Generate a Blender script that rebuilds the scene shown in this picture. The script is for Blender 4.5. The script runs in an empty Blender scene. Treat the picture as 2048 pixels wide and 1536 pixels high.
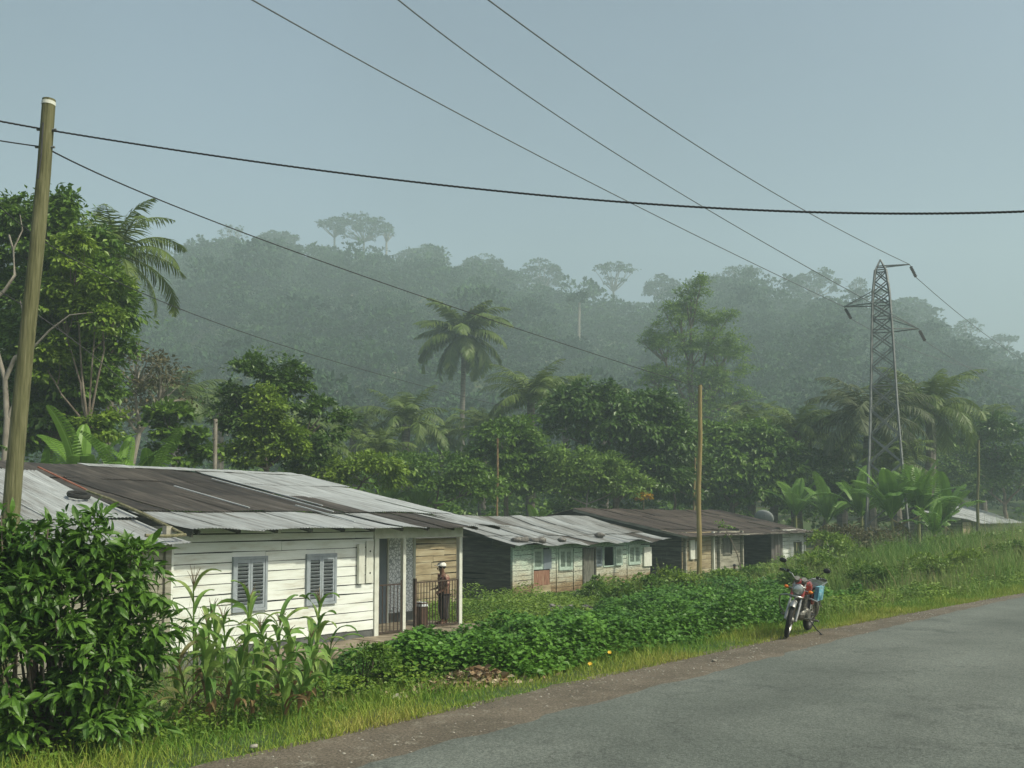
import bpy, math, random
import numpy as np
from mathutils import Vector, Matrix
R = math.radians
rng = np.random.default_rng(11)
random.seed(11)
SC = bpy.context.scene
COL = SC.collection

# ------------------------------------------------------------------ camera, sky, sun, exposure
F = 2000.0            # focal length in photo pixels (2048 wide)
PITCH = R(4.0)
SHIFT = 0.0622
EYE = 2.0
cd = bpy.data.cameras.new('camera')
cam = bpy.data.objects.new('camera', cd)
COL.objects.link(cam)
cam.location = (0, 0, EYE)
cam.rotation_euler = (R(90) + PITCH, 0, 0)
cd.sensor_width = 36.0
cd.lens = F / 2048 * 36.0
cd.shift_y = SHIFT
cd.clip_start = 0.05
cd.clip_end = 3000
SC.camera = cam

SUN_EL, SUN_AZ = R(47), math.atan2(-0.42, 0.91)     # azimuth as a plain maths angle of the direction towards the sun
w = bpy.data.worlds.new('World')
SC.world = w
w.use_nodes = True
nt = w.node_tree
nt.nodes.clear()
sky = nt.nodes.new('ShaderNodeTexSky')
sky.sky_type = 'NISHITA'
sky.sun_disc = False
sky.sun_elevation = SUN_EL
sky.sun_rotation = math.pi / 2 - SUN_AZ
sky.altitude = 0
sky.air_density = 1.0
sky.dust_density = 5.0
sky.ozone_density = 1.6
hs = nt.nodes.new('ShaderNodeHueSaturation')
hs.inputs['Saturation'].default_value = 0.88
bg = nt.nodes.new('ShaderNodeBackground')
bg.inputs['Strength'].default_value = 0.10
wo = nt.nodes.new('ShaderNodeOutputWorld')
nt.links.new(sky.outputs[0], hs.inputs['Color'])
cn = nt.nodes.new('ShaderNodeTexNoise'); cn.inputs['Scale'].default_value = 2.2; cn.inputs['Detail'].default_value = 3
cm = nt.nodes.new('ShaderNodeMapRange'); cm.inputs['From Min'].default_value = .35; cm.inputs['From Max'].default_value = .65; cm.inputs['To Min'].default_value = .9; cm.inputs['To Max'].default_value = 1.1
cs = nt.nodes.new('ShaderNodeVectorMath'); cs.operation = 'SCALE'
nt.links.new(cn.outputs['Fac'], cm.inputs['Value']); nt.links.new(hs.outputs[0], cs.inputs[0]); nt.links.new(cm.outputs[0], cs.inputs['Scale'])
ct = nt.nodes.new('ShaderNodeVectorMath'); ct.operation = 'MULTIPLY'; ct.inputs[1].default_value = (1.0, 1.03, 0.99)
nt.links.new(cs.outputs[0], ct.inputs[0]); nt.links.new(ct.outputs[0], bg.inputs['Color'])
nt.links.new(bg.outputs[0], wo.inputs[0])
ld = bpy.data.lights.new('sun', 'SUN')
ld.energy = 3.4
ld.angle = R(1.5)
ld.color = (1.0, 0.97, 0.78)
sun = bpy.data.objects.new('sun', ld)
COL.objects.link(sun)
sd = Vector((math.cos(SUN_AZ) * math.cos(SUN_EL), math.sin(SUN_AZ) * math.cos(SUN_EL), math.sin(SUN_EL)))
sun.rotation_euler = sd.to_track_quat('Z', 'Y').to_euler()
sun.location = (20, -10, 60)
SC.view_settings.view_transform = 'Standard'
SC.view_settings.look = 'None'
SC.view_settings.gamma = 1
SC.view_settings.exposure = 0.45
SC.render.engine = 'CYCLES'
SC.cycles.use_denoising = True
SC.cycles.max_bounces = 6
SC.cycles.diffuse_bounces = 3
SC.cycles.glossy_bounces = 2
SC.cycles.transmission_bounces = 3
SC.cycles.volume_bounces = 1
SC.cycles.transparent_max_bounces = 4
HAZE_DENSITY = 0.00145
HAZE_COLOR = (0.72, 0.89, 0.93)

# ------------------------------------------------------------------ frames of reference
DX, DY = 0.593, 0.805          # along the road (s); q = distance from the camera across the road, towards the houses
YAW = math.atan2(DY, DX)
def ray(px, py):
    xc = (px - 1024) / F
    yc = (768 - py) / F + SHIFT * 2048 / F
    y = math.cos(PITCH) - yc * math.sin(PITCH)
    z = math.sin(PITCH) + yc * math.cos(PITCH)
    return xc / y, z / y
def U(px, py, d):              # a point at true depth d (metres along +Y)
    a, b = ray(px, py)
    return Vector((a * d, d, EYE + b * d))
def sq(s, q): return DX * s - DY * q, DY * s + DX * q
def to_sq(x, y): return DX * x + DY * y, -DY * x + DX * y
def on_plane(px, q):           # (s, depth) where the view column px meets the vertical plane q
    a, _ = ray(px, 1035)
    d = q / (DX - DY * a)
    return d * (DX * a + DY), d
def zat(px, py, d): return EYE + ray(px, py)[1] * d
def ss(t):
    t = np.clip(t, 0, 1)
    return t * t * (3 - 2 * t)
def q_road(s):
    s = np.maximum(np.asarray(s, float), 0)
    return np.where(s < 50, 5.9 - .0015 * s * s, 5.9 - 3.75 - .15 * (s - 50))
def q_grass(s):
    s_ = np.maximum(np.asarray(s, float), 0)
    return q_road(s) + np.maximum(.28, 1.05 - .0008 * s_ * s_)
SKY = np.array([(-900, 470), (-500, 420), (0, 400), (150, 450), (280, 512), (360, 500), (450, 482), (540, 480), (640, 492), (720, 490), (800, 503), (900, 515),
       (1000, 520), (1060, 548), (1130, 582), (1200, 595), (1300, 597), (1400, 572), (1500, 550), (1600, 575), (1650, 560),
       (1700, 588), (1790, 600), (1850, 612), (1930, 645), (2000, 690), (2100, 750), (2300, 840), (2700, 930)], float)
HY = 450.0
def ridge_h(x):
    px = 1024 + np.asarray(x, float) / HY * F
    yt = np.interp(px, SKY[:, 0], SKY[:, 1])
    return 2 + (1035 - (yt + 112)) / F * HY
def vnoise(x, y, k, seed=0):
    r = np.random.default_rng(seed)
    out = np.zeros_like(np.asarray(x, float))
    for i in range(6):
        a, b, c = r.uniform(-1, 1), r.uniform(-1, 1), r.uniform(0, 6.28)
        n = math.hypot(a, b) + 1e-6
        f = k * r.uniform(.6, 1.8)
        out = out + np.sin((a * x + b * y) / n * f + c)
    return out / 6
def H(x, y):
    x = np.asarray(x, float); y = np.asarray(y, float)
    s, q = to_sq(x, y)
    a = q - q_grass(s)
    z = -.75 * ss(a / 6.0) - .25 * ss((q - 17) / 5)
    z = z * (1 - .55 * ss((s - 44) / 22))
    z = z + .05 * vnoise(x, y, .9, 3) * ss((a - .3) / 2)
    z = z - .02 * ss(a / .2)
    z = z + np.clip(y - 62, 0, 60) * .04
    h = ridge_h(x * HY / np.maximum(y, 100)) * ss((y - 110) / 340)
    z = z + h * (1 - .35 * ss((y - 455) / 120)) + 4.0 * vnoise(x, y, .035, 5) * ss((y - 130) / 80)
    z = z + .75 * ss((s - 33) / 9) * ss((a - .8) / 4) * (1 - ss((q - 10) / 4)) * (1 - ss((s - 62) / 12))
    return z
def Hf(x, y): return float(H(x, y))

# ------------------------------------------------------------------ mesh helper
class MB:
    def __init__(s): s.V = []; s.F = []; s.A = []; s.n = 0; s.M = None
    def add(s, V, Fc, var=.5):
        V = np.asarray(V, float).reshape(-1, 3); Fc = np.asarray(Fc, int)
        if s.M is not None:
            m = np.array(s.M); V = V @ m[:3, :3].T + m[:3, 3]
        s.V.append(V); s.F.append(Fc + s.n)
        s.A.append(np.broadcast_to(np.asarray(var, float), (len(Fc),)).copy())
        s.n += len(V); return s
    def box(s, c, size, rot=None, var=.5):
        x, y, z = size[0] / 2, size[1] / 2, size[2] / 2
        V = np.array([(-x, -y, -z), (x, -y, -z), (x, y, -z), (-x, y, -z), (-x, -y, z), (x, -y, z), (x, y, z), (-x, y, z)])
        if rot is not None: V = V @ np.array(rot.to_matrix() if hasattr(rot, 'to_matrix') else rot).T
        V = V + np.array(c)
        return s.add(V, [(0, 3, 2, 1), (4, 5, 6, 7), (0, 1, 5, 4), (1, 2, 6, 5), (2, 3, 7, 6), (3, 0, 4, 7)], var)
    def span(s, a, b, var=.5):
        a = np.array(a, float); b = np.array(b, float)
        return s.box((a + b) / 2, np.abs(b - a), var=var)
    def beam(s, p, q, w, h, up=(0, 0, 1), var=.5):
        p = Vector(p); q = Vector(q); x = (q - p); L = x.length; x.normalize()
        y = Vector(up).cross(x)
        if y.length < 1e-4: y = Vector((0, 1, 0)).cross(x)
        y.normalize(); z = x.cross(y)
        m = Matrix((x, y, z)).transposed()
        return s.box((p + q) / 2, (L, w, h), rot=m, var=var)
    def tube(s, pts, rad, seg=8, var=.5, cap=True):
        P = np.array([tuple(p) for p in pts], float); n = len(P)
        r = np.broadcast_to(np.asarray(rad, float), (n,))
        T = np.gradient(P, axis=0); T /= np.linalg.norm(T, axis=1)[:, None] + 1e-9
        ref = np.array((0, 0, 1.)) if abs(T[0][2]) < .9 else np.array((1., 0, 0))
        V = []
        ang = np.linspace(0, 2 * np.pi, seg, endpoint=False)
        for i in range(n):
            a = np.cross(T[i], ref); a /= np.linalg.norm(a) + 1e-9; b = np.cross(T[i], a); ref = np.cross(a, T[i]) if False else ref
            V.append(P[i] + r[i] * (np.cos(ang)[:, None] * a + np.sin(ang)[:, None] * b))
        V = np.concatenate(V)
        Fc = []
        for i in range(n - 1):
            for j in range(seg):
                k = (j + 1) % seg
                Fc.append((i * seg + j, i * seg + k, (i + 1) * seg + k, (i + 1) * seg + j))
        s.add(V, Fc, var)
        if cap:
            for i in (0, n - 1):
                ring = V[i * seg:(i + 1) * seg]
                s.add(np.concatenate([ring, [P[i]]]), [(j, (j + 1) % seg, seg) for j in range(seg)], var)
        return s
    def ell(s, c, r, seg=14, rings=9, var=.5, noise=0, seed=0, rot=None):
        th = np.linspace(0, np.pi, rings + 1); ph = np.linspace(0, 2 * np.pi, seg, endpoint=False)
        D = np.array([(math.sin(t) * math.cos(p), math.sin(t) * math.sin(p), math.cos(t)) for t in th for p in ph])
        k = 1 + noise * (np.sin(D[:, 0] * 4 + seed) * np.cos(D[:, 1] * 3.3 + seed * 2) + .6 * np.sin(D[:, 2] * 6 + D[:, 0] * 5 + seed))
        V = D * np.array(r) * k[:, None]
        if rot is not None: V = V @ np.array(rot.to_matrix()).T
        V = V + np.array(c)
        Fc = [(i * seg + j, (i + 1) * seg + j, (i + 1) * seg + (j + 1) % seg, i * seg + (j + 1) % seg) for i in range(rings) for j in range(seg)]
        return s.add(V, Fc, var)
    def lathe(s, prof, c=(0, 0, 0), axis='z', seg=24, var=.5, closed=False):
        ang = np.linspace(0, 2 * np.pi, seg, endpoint=False)
        V = np.array([(r * math.cos(a), r * math.sin(a), h) for r, h in prof for a in ang])
        if axis == 'y': V = V[:, [0, 2, 1]]
        if axis == 'x': V = V[:, [2, 0, 1]]
        n = len(prof); m = n if closed else n - 1
        Fc = [(i * seg + j, i * seg + (j + 1) % seg, ((i + 1) % n) * seg + (j + 1) % seg, ((i + 1) % n) * seg + j) for i in range(m) for j in range(seg)]
        return s.add(V + np.array(c), Fc, var)
    def cards(s, T, P, A, N, size, var, wide=None):
        tv, tf = T; tv = np.asarray(tv, float); tf = np.asarray(tf, int)
        P = np.asarray(P, float); n = len(P)
        if n == 0: return s
        A = A / (np.linalg.norm(A, axis=1)[:, None] + 1e-9)
        B = np.cross(N, A); B /= np.linalg.norm(B, axis=1)[:, None] + 1e-9
        C = np.cross(A, B)
        size = np.broadcast_to(np.asarray(size, float), (n,)); wd = size if wide is None else np.broadcast_to(np.asarray(wide, float), (n,))
        V = P[:, None] + tv[None, :, 0, None] * (A * size[:, None])[:, None] + tv[None, :, 1, None] * (B * wd[:, None])[:, None] + tv[None, :, 2, None] * (C * size[:, None])[:, None]
        Fc = tf[None] + (np.arange(n) * len(tv))[:, None, None]
        var = np.broadcast_to(np.asarray(var, float), (n,))
        return s.add(V.reshape(-1, 3), Fc.reshape(-1, tf.shape[1]), np.repeat(var, len(tf)))
    def mesh(s, name, mat, smooth=False):
        me = bpy.data.meshes.new(name)
        V = np.concatenate(s.V)
        me.vertices.add(len(V)); me.vertices.foreach_set('co', V.astype(np.float32).ravel())
        loops = np.concatenate([f.ravel() for f in s.F])
        tot = np.concatenate([np.full(len(f), f.shape[1]) for f in s.F])
        start = np.concatenate([[0], np.cumsum(tot)[:-1]])
        me.loops.add(len(loops)); me.loops.foreach_set('vertex_index', loops.astype(np.int32))
        me.polygons.add(len(tot)); me.polygons.foreach_set('loop_start', start.astype(np.int32))
        me.update(calc_edges=True)
        a = me.attributes.new('var', 'FLOAT', 'FACE')
        a.data.foreach_set('value', np.concatenate(s.A).astype(np.float32))
        me.polygons.foreach_set('use_smooth', np.full(len(tot), bool(smooth)))
        me.materials.append(mat); me.validate()
        return me
    def build(s, name, mat, parent=None, smooth=False):
        o = bpy.data.objects.new(name, s.mesh(name, mat, smooth)); COL.objects.link(o)
        if parent is not None: o.parent = parent
        if hasattr(s, 'back'): s.back.build('gap_shade_boards', M['dark'], o)  # near-black boards; the shade in the plank gaps is their colour
        return o

def tag(o, label=None, cat=None, group=None, kind=None):
    if label: o['label'] = label
    if cat: o['category'] = cat
    if group: o['group'] = group
    if kind: o['kind'] = kind
    return o
def empty(name, loc, rz=0, label=None, cat=None, group=None):
    o = bpy.data.objects.new(name, None); COL.objects.link(o)
    o.location = loc; o.rotation_euler = (0, 0, rz); o.empty_display_size = .3
    return tag(o, label, cat, group)
def copy_tree(o, parent=None):
    c = o.copy(); COL.objects.link(c); c.parent = parent
    for ch in list(o.children): copy_tree(ch, c)
    return c

# ------------------------------------------------------------------ materials
def material(name):
    m = bpy.data.materials.new(name); m.use_nodes = True
    t = m.node_tree; t.nodes.clear()
    o = t.nodes.new('ShaderNodeOutputMaterial'); b = t.nodes.new('ShaderNodeBsdfPrincipled')
    t.links.new(b.outputs[0], o.inputs['Surface'])
    return m, t, b, o
def c4(c): return (c[0], c[1], c[2], 1)
def mat(name, stops, rough=.8, nscale=6, namt=.5, var=0.0, bump=0, bscale=40, metal=0, spec=.3, trans=0, stretch=(1, 1, 1), coat=0, rv=0):
    """stops: colours from 'dark' to 'light' end, chosen by noise and by the per-face value var"""
    m, t, b, o = material(name)
    N = t.nodes; L = t.links
    tc = N.new('ShaderNodeTexCoord'); mp = N.new('ShaderNodeMapping'); mp.inputs['Scale'].default_value = stretch
    L.new(tc.outputs['Object'], mp.inputs[0])
    no = N.new('ShaderNodeTexNoise'); no.inputs['Scale'].default_value = nscale; no.inputs['Detail'].default_value = 5; no.inputs['Roughness'].default_value = .62
    L.new(mp.outputs[0], no.inputs['Vector'])
    fac = N.new('ShaderNodeMapRange'); fac.inputs['From Min'].default_value = .3; fac.inputs['From Max'].default_value = .7
    fac.inputs['To Min'].default_value = .5 - namt / 2; fac.inputs['To Max'].default_value = .5 + namt / 2; fac.clamp = True
    L.new(no.outputs['Fac'], fac.inputs['Value'])
    f = fac.outputs[0]
    if var:
        at = N.new('ShaderNodeAttribute'); at.attribute_name = 'var'
        mm = N.new('ShaderNodeMath'); mm.operation = 'MULTIPLY_ADD'; mm.inputs[1].default_value = var; L.new(at.outputs['Fac'], mm.inputs[0])
        s2 = N.new('ShaderNodeMath'); s2.operation = 'SUBTRACT'; s2.inputs[1].default_value = .5 * var; L.new(f, s2.inputs[0]); L.new(s2.outputs[0], mm.inputs[2])
        f = mm.outputs[0]
    cr = N.new('ShaderNodeValToRGB'); e = cr.color_ramp.elements
    while len(e) < len(stops): e.new(.5)
    for i, c in enumerate(stops):
        e[i].position = i / (len(stops) - 1); e[i].color = c4(c)
    L.new(f, cr.inputs[0]); L.new(cr.outputs[0], b.inputs['Base Color'])
    b.inputs['Roughness'].default_value = rough; b.inputs['Metallic'].default_value = metal
    b.inputs['Specular IOR Level'].default_value = spec
    if coat: b.inputs['Coat Weight'].default_value = coat
    if bump:
        n2 = N.new('ShaderNodeTexNoise'); n2.inputs['Scale'].default_value = bscale; n2.inputs['Detail'].default_value = 4; L.new(mp.outputs[0], n2.inputs['Vector'])
        bp = N.new('ShaderNodeBump'); bp.inputs['Strength'].default_value = bump; bp.inputs['Distance'].default_value = .02; L.new(n2.outputs['Fac'], bp.inputs['Height']); L.new(bp.outputs[0], b.inputs['Normal'])
    if trans:
        tr = N.new('ShaderNodeBsdfTranslucent'); mx = N.new('ShaderNodeMixShader'); mx.inputs[0].default_value = trans
        L.new(cr.outputs[0], tr.inputs['Color']); L.new(b.outputs[0], mx.inputs[1]); L.new(tr.outputs[0], mx.inputs[2]); L.new(mx.outputs[0], o.inputs['Surface'])
    return m
def leafmat(name, dark, light, rough=.45, spec=.35, trans=.28): return mat(name, [dark, tuple((a + b) / 2 for a, b in zip(dark, light)), light], rough=rough, nscale=.7, namt=.35, var=.8, spec=spec, trans=trans)

M = {}
M['leaf_bush'] = leafmat('glossy_bush_leaf', (0.023, 0.076, 0.010), (0.141, 0.276, 0.034), .42, .4)
M['leaf_dark'] = leafmat('dark_tree_leaf', (0.028, 0.072, 0.012), (0.109, 0.201, 0.024), .4, .4)
M['leaf_mid'] = leafmat('mid_tree_leaf', (0.038, 0.101, 0.014), (0.166, 0.276, 0.030))
M['leaf_lime'] = leafmat('bright_tree_leaf', (0.064, 0.138, 0.015), (0.256, 0.360, 0.034))
M['leaf_pale'] = leafmat('pale_tree_leaf', (0.070, 0.148, 0.025), (0.218, 0.329, 0.051))
M['leaf_brown'] = leafmat('dry_shrub_leaf', (.05, .06, .025), (.17, .14, .06))
M['palm'] = leafmat('palm_frond', (0.045, 0.090, 0.017), (0.166, 0.223, 0.038), .5)
M['palm_brown'] = leafmat('old_palm_frond', (.05, .072, .032), (.135, .16, .07), .6)
M['banana'] = leafmat('banana_leaf', (0.050, 0.130, 0.020), (0.180, 0.320, 0.045), .4, .35, .28)
M['forest'] = leafmat('hill_forest_leaf', (.008, .034, .012), (.06, .12, .034), .7, .15, .1)
M['crop'] = leafmat('crop_leaf', (0.032, 0.101, 0.015), (0.141, 0.297, 0.038), .45, .3, .25)
M['weed'] = leafmat('weed_leaf', (0.058, 0.138, 0.015), (0.230, 0.329, 0.038))
M['maize'] = mat('maize_leaf', [(.26, .16, .08), (.06, .15, .03), (.17, .30, .06), (.30, .38, .11)], rough=.5, nscale=2, namt=.3, var=.9, trans=.3)
M['grass'] = mat('verge_grass', [(.04, .13, .018), (.11, .24, .03), (.26, .32, .045), (.40, .34, .10)], rough=.6, nscale=.5, namt=.4, var=.75, trans=.25)
M['tallgrass'] = mat('tall_grass_blades', [(.06, .15, .03), (.14, .27, .045), (.25, .31, .09), (.32, .24, .13)], rough=.6, nscale=.3, namt=.4, var=.8, trans=.25)
M['drygrass'] = mat('dry_grass_blades', [(.12, .09, .045), (.25, .19, .10), (.35, .28, .16)], rough=.7, var=.8)
M['bark'] = mat('grey_brown_bark', [(.07, .055, .04), (.16, .13, .10), (.27, .24, .19)], rough=.9, nscale=5, namt=.9, bump=.6, stretch=(1, 1, .3))
M['bark_pale'] = mat('pale_bark', [(.16, .14, .11), (.33, .30, .25)], rough=.9, nscale=6, namt=.9, bump=.4, stretch=(1, 1, .4))
M['palm_bark'] = mat('palm_bark', [(.07, .06, .05), (.2, .18, .15)], rough=.9, nscale=3, namt=.9, bump=.8, bscale=12, stretch=(.5, .5, 3))
M['pole'] = mat('weathered_pole_wood', [(.065, .065, .028), (.12, .12, .055), (.19, .18, .10)], rough=.85, nscale=9, namt=1, bump=.5, bscale=30, stretch=(3, 3, .18))
M['pole_yellow'] = mat('yellowish_pole_wood', [(.20, .15, .06), (.30, .24, .11)], rough=.85, nscale=8, namt=.9, bump=.3, stretch=(3, 3, .2))
M['steel'] = mat('galvanised_lattice_steel', [(.11, .12, .12), (.26, .27, .27)], rough=.6, nscale=3, namt=.8, metal=.3)
M['wire'] = mat('black_cable', [(.02, .02, .022), (.05, .05, .05)], rough=.6)
M['wire_grey'] = mat('grey_line_wire', [(.10, .11, .12), (.16, .17, .18)], rough=.5)
M['insulator'] = mat('brown_glass_insulator', [(.05, .05, .05), (.12, .11, .10)], rough=.25, spec=.6)
M['white_plank'] = mat('white_painted_planks', [(.52, .50, .42), (.64, .65, .59), (.72, .75, .70), (.76, .79, .75), (.80, .83, .79)], rough=.6, nscale=3.2, namt=1.0, var=.3, bump=.25, bscale=25, stretch=(.35, 1, 2.5))
M['white_trim'] = mat('white_painted_trim', [(.50, .50, .43), (.68, .70, .63)], rough=.6, nscale=5, namt=.8, bump=.1)
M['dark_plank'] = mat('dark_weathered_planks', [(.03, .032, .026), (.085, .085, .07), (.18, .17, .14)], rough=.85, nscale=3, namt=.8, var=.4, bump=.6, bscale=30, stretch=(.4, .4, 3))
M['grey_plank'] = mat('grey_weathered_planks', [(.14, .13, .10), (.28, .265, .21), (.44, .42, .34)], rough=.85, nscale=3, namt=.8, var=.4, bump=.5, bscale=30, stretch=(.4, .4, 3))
M['tan_plank'] = mat('tan_weathered_planks', [(.16, .12, .07), (.32, .26, .16), (.45, .40, .28)], rough=.85, nscale=2, namt=.9, var=.4, bump=.5, bscale=30, stretch=(.4, .4, 3))
M['shutter_blue'] = mat('grey_blue_shutter_paint', [(.23, .26, .285), (.33, .37, .40)], rough=.55, nscale=8, namt=.8)
M['shutter_mint'] = mat('mint_shutter_paint', [(.28, .36, .31), (.45, .55, .48)], rough=.6, nscale=8, namt=.8)
M['door_blue'] = mat('grey_blue_door', [(.13, .16, .19), (.20, .23, .26)], rough=.5, nscale=4, namt=.7)
M['old_door'] = mat('old_grey_door_wood', [(.05, .05, .04), (.12, .12, .10), (.24, .23, .20)], rough=.85, nscale=5, namt=1, bump=.4, stretch=(3, 1, .4))
M['rust_door'] = mat('red_brown_door_boards', [(.12, .055, .035), (.24, .12, .08), (.32, .24, .16)], rough=.8, nscale=5, namt=.9, stretch=(3, 1, .5))
M['dark'] = mat('shade_black', [(.006, .007, .008), (.015, .015, .016)], rough=.9)  # near-black colour standing in for shade in gaps, holes and openings
M['concrete'] = mat('stained_concrete', [(.10, .085, .06), (.22, .18, .13), (.33, .29, .22)], rough=.9, nscale=2.5, namt=1, bump=.4, bscale=30)
M['plinth'] = mat('grey_plinth_render', [(.07, .075, .075), (.14, .145, .14)], rough=.9, nscale=4, namt=1, bump=.3)
M['roof'] = mat('corrugated_iron', [(.030, .025, .021), (.056, .047, .039), (.10, .085, .07), (.22, .22, .21), (.33, .345, .345), (.42, .44, .44)], rough=.55, nscale=2.2, namt=.42, var=1.0, spec=.35, stretch=(3.5, .35, .35), bump=.15)
M['roof_rusty'] = mat('rusty_corrugated_iron', [(.038, .028, .023), (.066, .05, .041), (.11, .085, .07), (.2, .17, .15), (.33, .33, .32)], rough=.6, nscale=2.5, namt=.6, var=1.0, spec=.3, stretch=(3.5, .35, .35))
M['roof_edge'] = mat('red_oxide_flashing', [(.20, .06, .035), (.32, .13, .08)], rough=.7, nscale=5, namt=.9)
M['iron_wall'] = mat('rusty_iron_sheet', [(.06, .05, .045), (.16, .14, .13), (.28, .28, .28)], rough=.6, nscale=3, namt=.9, stretch=(4, 1, .3))
M['moss_wood'] = mat('mossy_timber', [(.06, .07, .03), (.16, .15, .08), (.26, .24, .17)], rough=.9, nscale=12, namt=1, bump=.5)
M['iron_rail'] = mat('rusty_rail_iron', [(.03, .022, .018), (.09, .06, .045)], rough=.7, nscale=12, namt=1)
M['stone'] = mat('dark_stone', [(.05, .048, .042), (.14, .13, .12), (.24, .23, .21)], rough=.9, nscale=9, namt=1, bump=.5)
M['pebble'] = mat('pale_stone_chips', [(.16, .14, .11), (.42, .40, .34)], rough=.9, nscale=9, namt=.8, var=.7)
M['rubber'] = mat('tyre_rubber', [(.012, .012, .012), (.035, .034, .032)], rough=.85, nscale=12, namt=.8)
M['chrome'] = mat('dull_chrome', [(.22, .22, .20), (.52, .51, .48)], rough=.32, metal=.9, spec=.5)
M['alu'] = mat('cast_aluminium', [(.08, .08, .07), (.28, .27, .24)], rough=.45, metal=.6, nscale=20, namt=.8)
M['black_plastic'] = mat('black_plastic', [(.012, .012, .013), (.03, .03, .03)], rough=.45)
M['red_paint'] = mat('dark_red_tank_paint', [(.16, .014, .010), (.30, .03, .02)], rough=.22, coat=.6, nscale=4)
M['blue_plastic'] = mat('blue_bag_plastic', [(.03, .14, .20), (.10, .28, .36), (.30, .42, .44)], rough=.45, nscale=12, namt=1)
M['orange_lens'] = mat('orange_indicator_lens', [(.55, .13, .015), (.75, .22, .03)], rough=.25)
M['glass_lens'] = mat('headlight_glass', [(.35, .38, .36), (.62, .64, .6)], rough=.08, metal=.5, spec=.8)
M['skin'] = mat('brown_skin', [(.10, .05, .03), (.16, .085, .055)], rough=.55)
M['shirt'] = mat('brown_patterned_shirt', [(.10, .04, .04), (.26, .13, .10), (.62, .48, .36)], rough=.85, nscale=16, namt=1.3)
M['trousers'] = mat('dark_trousers', [(.025, .022, .028), (.06, .05, .05)], rough=.85)
M['cap'] = mat('white_cap_cloth', [(.75, .73, .68), (.88, .87, .83)], rough=.8)
M['cloth_white'] = mat('white_cloth', [(.5, .53, .55), (.75, .78, .8)], rough=.8)
M['box_brown'] = mat('brown_box_wood', [(.06, .035, .025), (.13, .08, .055)], rough=.8, nscale=6, namt=.8)
M['flower'] = mat('yellow_petal', [(.65, .38, .03), (.8, .55, .06)], rough=.6)
M['litter'] = mat('dry_leaf_litter', [(.13, .08, .04), (.30, .21, .12), (.50, .42, .30)], rough=.8, var=.9)
M['dish'] = mat('dish_paint', [(.26, .28, .28), (.4, .42, .42)], rough=.5)

def wall_stained():           # mint paint, worn to bare dirty boards and mud towards the ground: wear in the paint itself
    m, t, b, o = material('mint_painted_planks'); N = t.nodes; L = t.links
    tc = N.new('ShaderNodeTexCoord'); sp = N.new('ShaderNodeSeparateXYZ'); L.new(tc.outputs['Object'], sp.inputs[0])
    no = N.new('ShaderNodeTexNoise'); no.inputs['Scale'].default_value = 2.2; no.inputs['Detail'].default_value = 6
    mp = N.new('ShaderNodeMapping'); mp.inputs['Scale'].default_value = (.5, 1, 2.5); L.new(tc.outputs['Object'], mp.inputs[0]); L.new(mp.outputs[0], no.inputs['Vector'])
    a = N.new('ShaderNodeMath'); a.operation = 'MULTIPLY_ADD'; a.inputs[1].default_value = 1.1; L.new(no.outputs['Fac'], a.inputs[0]); L.new(sp.outputs['Z'], a.inputs[2])
    mr = N.new('ShaderNodeMapRange'); mr.inputs['From Min'].default_value = .45; mr.inputs['From Max'].default_value = 2.6; L.new(a.outputs[0], mr.inputs['Value'])
    cr = N.new('ShaderNodeValToRGB'); e = cr.color_ramp.elements
    cols = [(0, (.17, .10, .05)), (.18, (.27, .19, .10)), (.32, (.46, .43, .32)), (.50, (.58, .61, .51)), (.70, (.48, .61, .51)), (1, (.36, .54, .45))]
    while len(e) < len(cols): e.new(.5)
    for i, (p, c) in enumerate(cols): e[i].position = p; e[i].color = c4(c)
    L.new(mr.outputs[0], cr.inputs[0])
    n2 = N.new('ShaderNodeTexNoise'); n2.inputs['Scale'].default_value = 14; n2.inputs['Detail'].default_value = 4; L.new(mp.outputs[0], n2.inputs['Vector'])
    mr2 = N.new('ShaderNodeMapRange'); mr2.inputs['From Min'].default_value = .3; mr2.inputs['From Max'].default_value = .65; mr2.inputs['To Min'].default_value = .4; mr2.inputs['To Max'].default_value = 1.05; L.new(n2.outputs['Fac'], mr2.inputs['Value'])
    mx = N.new('ShaderNodeVectorMath'); mx.operation = 'SCALE'; L.new(cr.outputs[0], mx.inputs[0]); L.new(mr2.outputs[0], mx.inputs['Scale'])
    L.new(mx.outputs[0], b.inputs['Base Color']); b.inputs['Roughness'].default_value = .8
    bp = N.new('ShaderNodeBump'); bp.inputs['Strength'].default_value = .4; bp.inputs['Distance'].default_value = .01; L.new(n2.outputs['Fac'], bp.inputs['Height']); L.new(bp.outputs[0], b.inputs['Normal'])
    return m
M['mint_plank'] = wall_stained()
def pattern_wall():           # printed sheet of small grey tiles on white
    m, t, b, o = material('grey_patterned_tile'); N = t.nodes; L = t.links
    tc = N.new('ShaderNodeTexCoord'); v = N.new('ShaderNodeTexVoronoi'); v.inputs['Scale'].default_value = 13; L.new(tc.outputs['Object'], v.inputs['Vector'])
    v.feature = 'DISTANCE_TO_EDGE'
    cr = N.new('ShaderNodeValToRGB'); e = cr.color_ramp.elements; e[0].position = .03; e[0].color = c4((.32, .35, .38)); e[1].position = .12; e[1].color = c4((.88, .9, .92))
    L.new(v.outputs['Distance'], cr.inputs[0]); L.new(cr.outputs[0], b.inputs['Base Color']); b.inputs['Roughness'].default_value = .5
    return m
M['pattern'] = pattern_wall()
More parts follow.
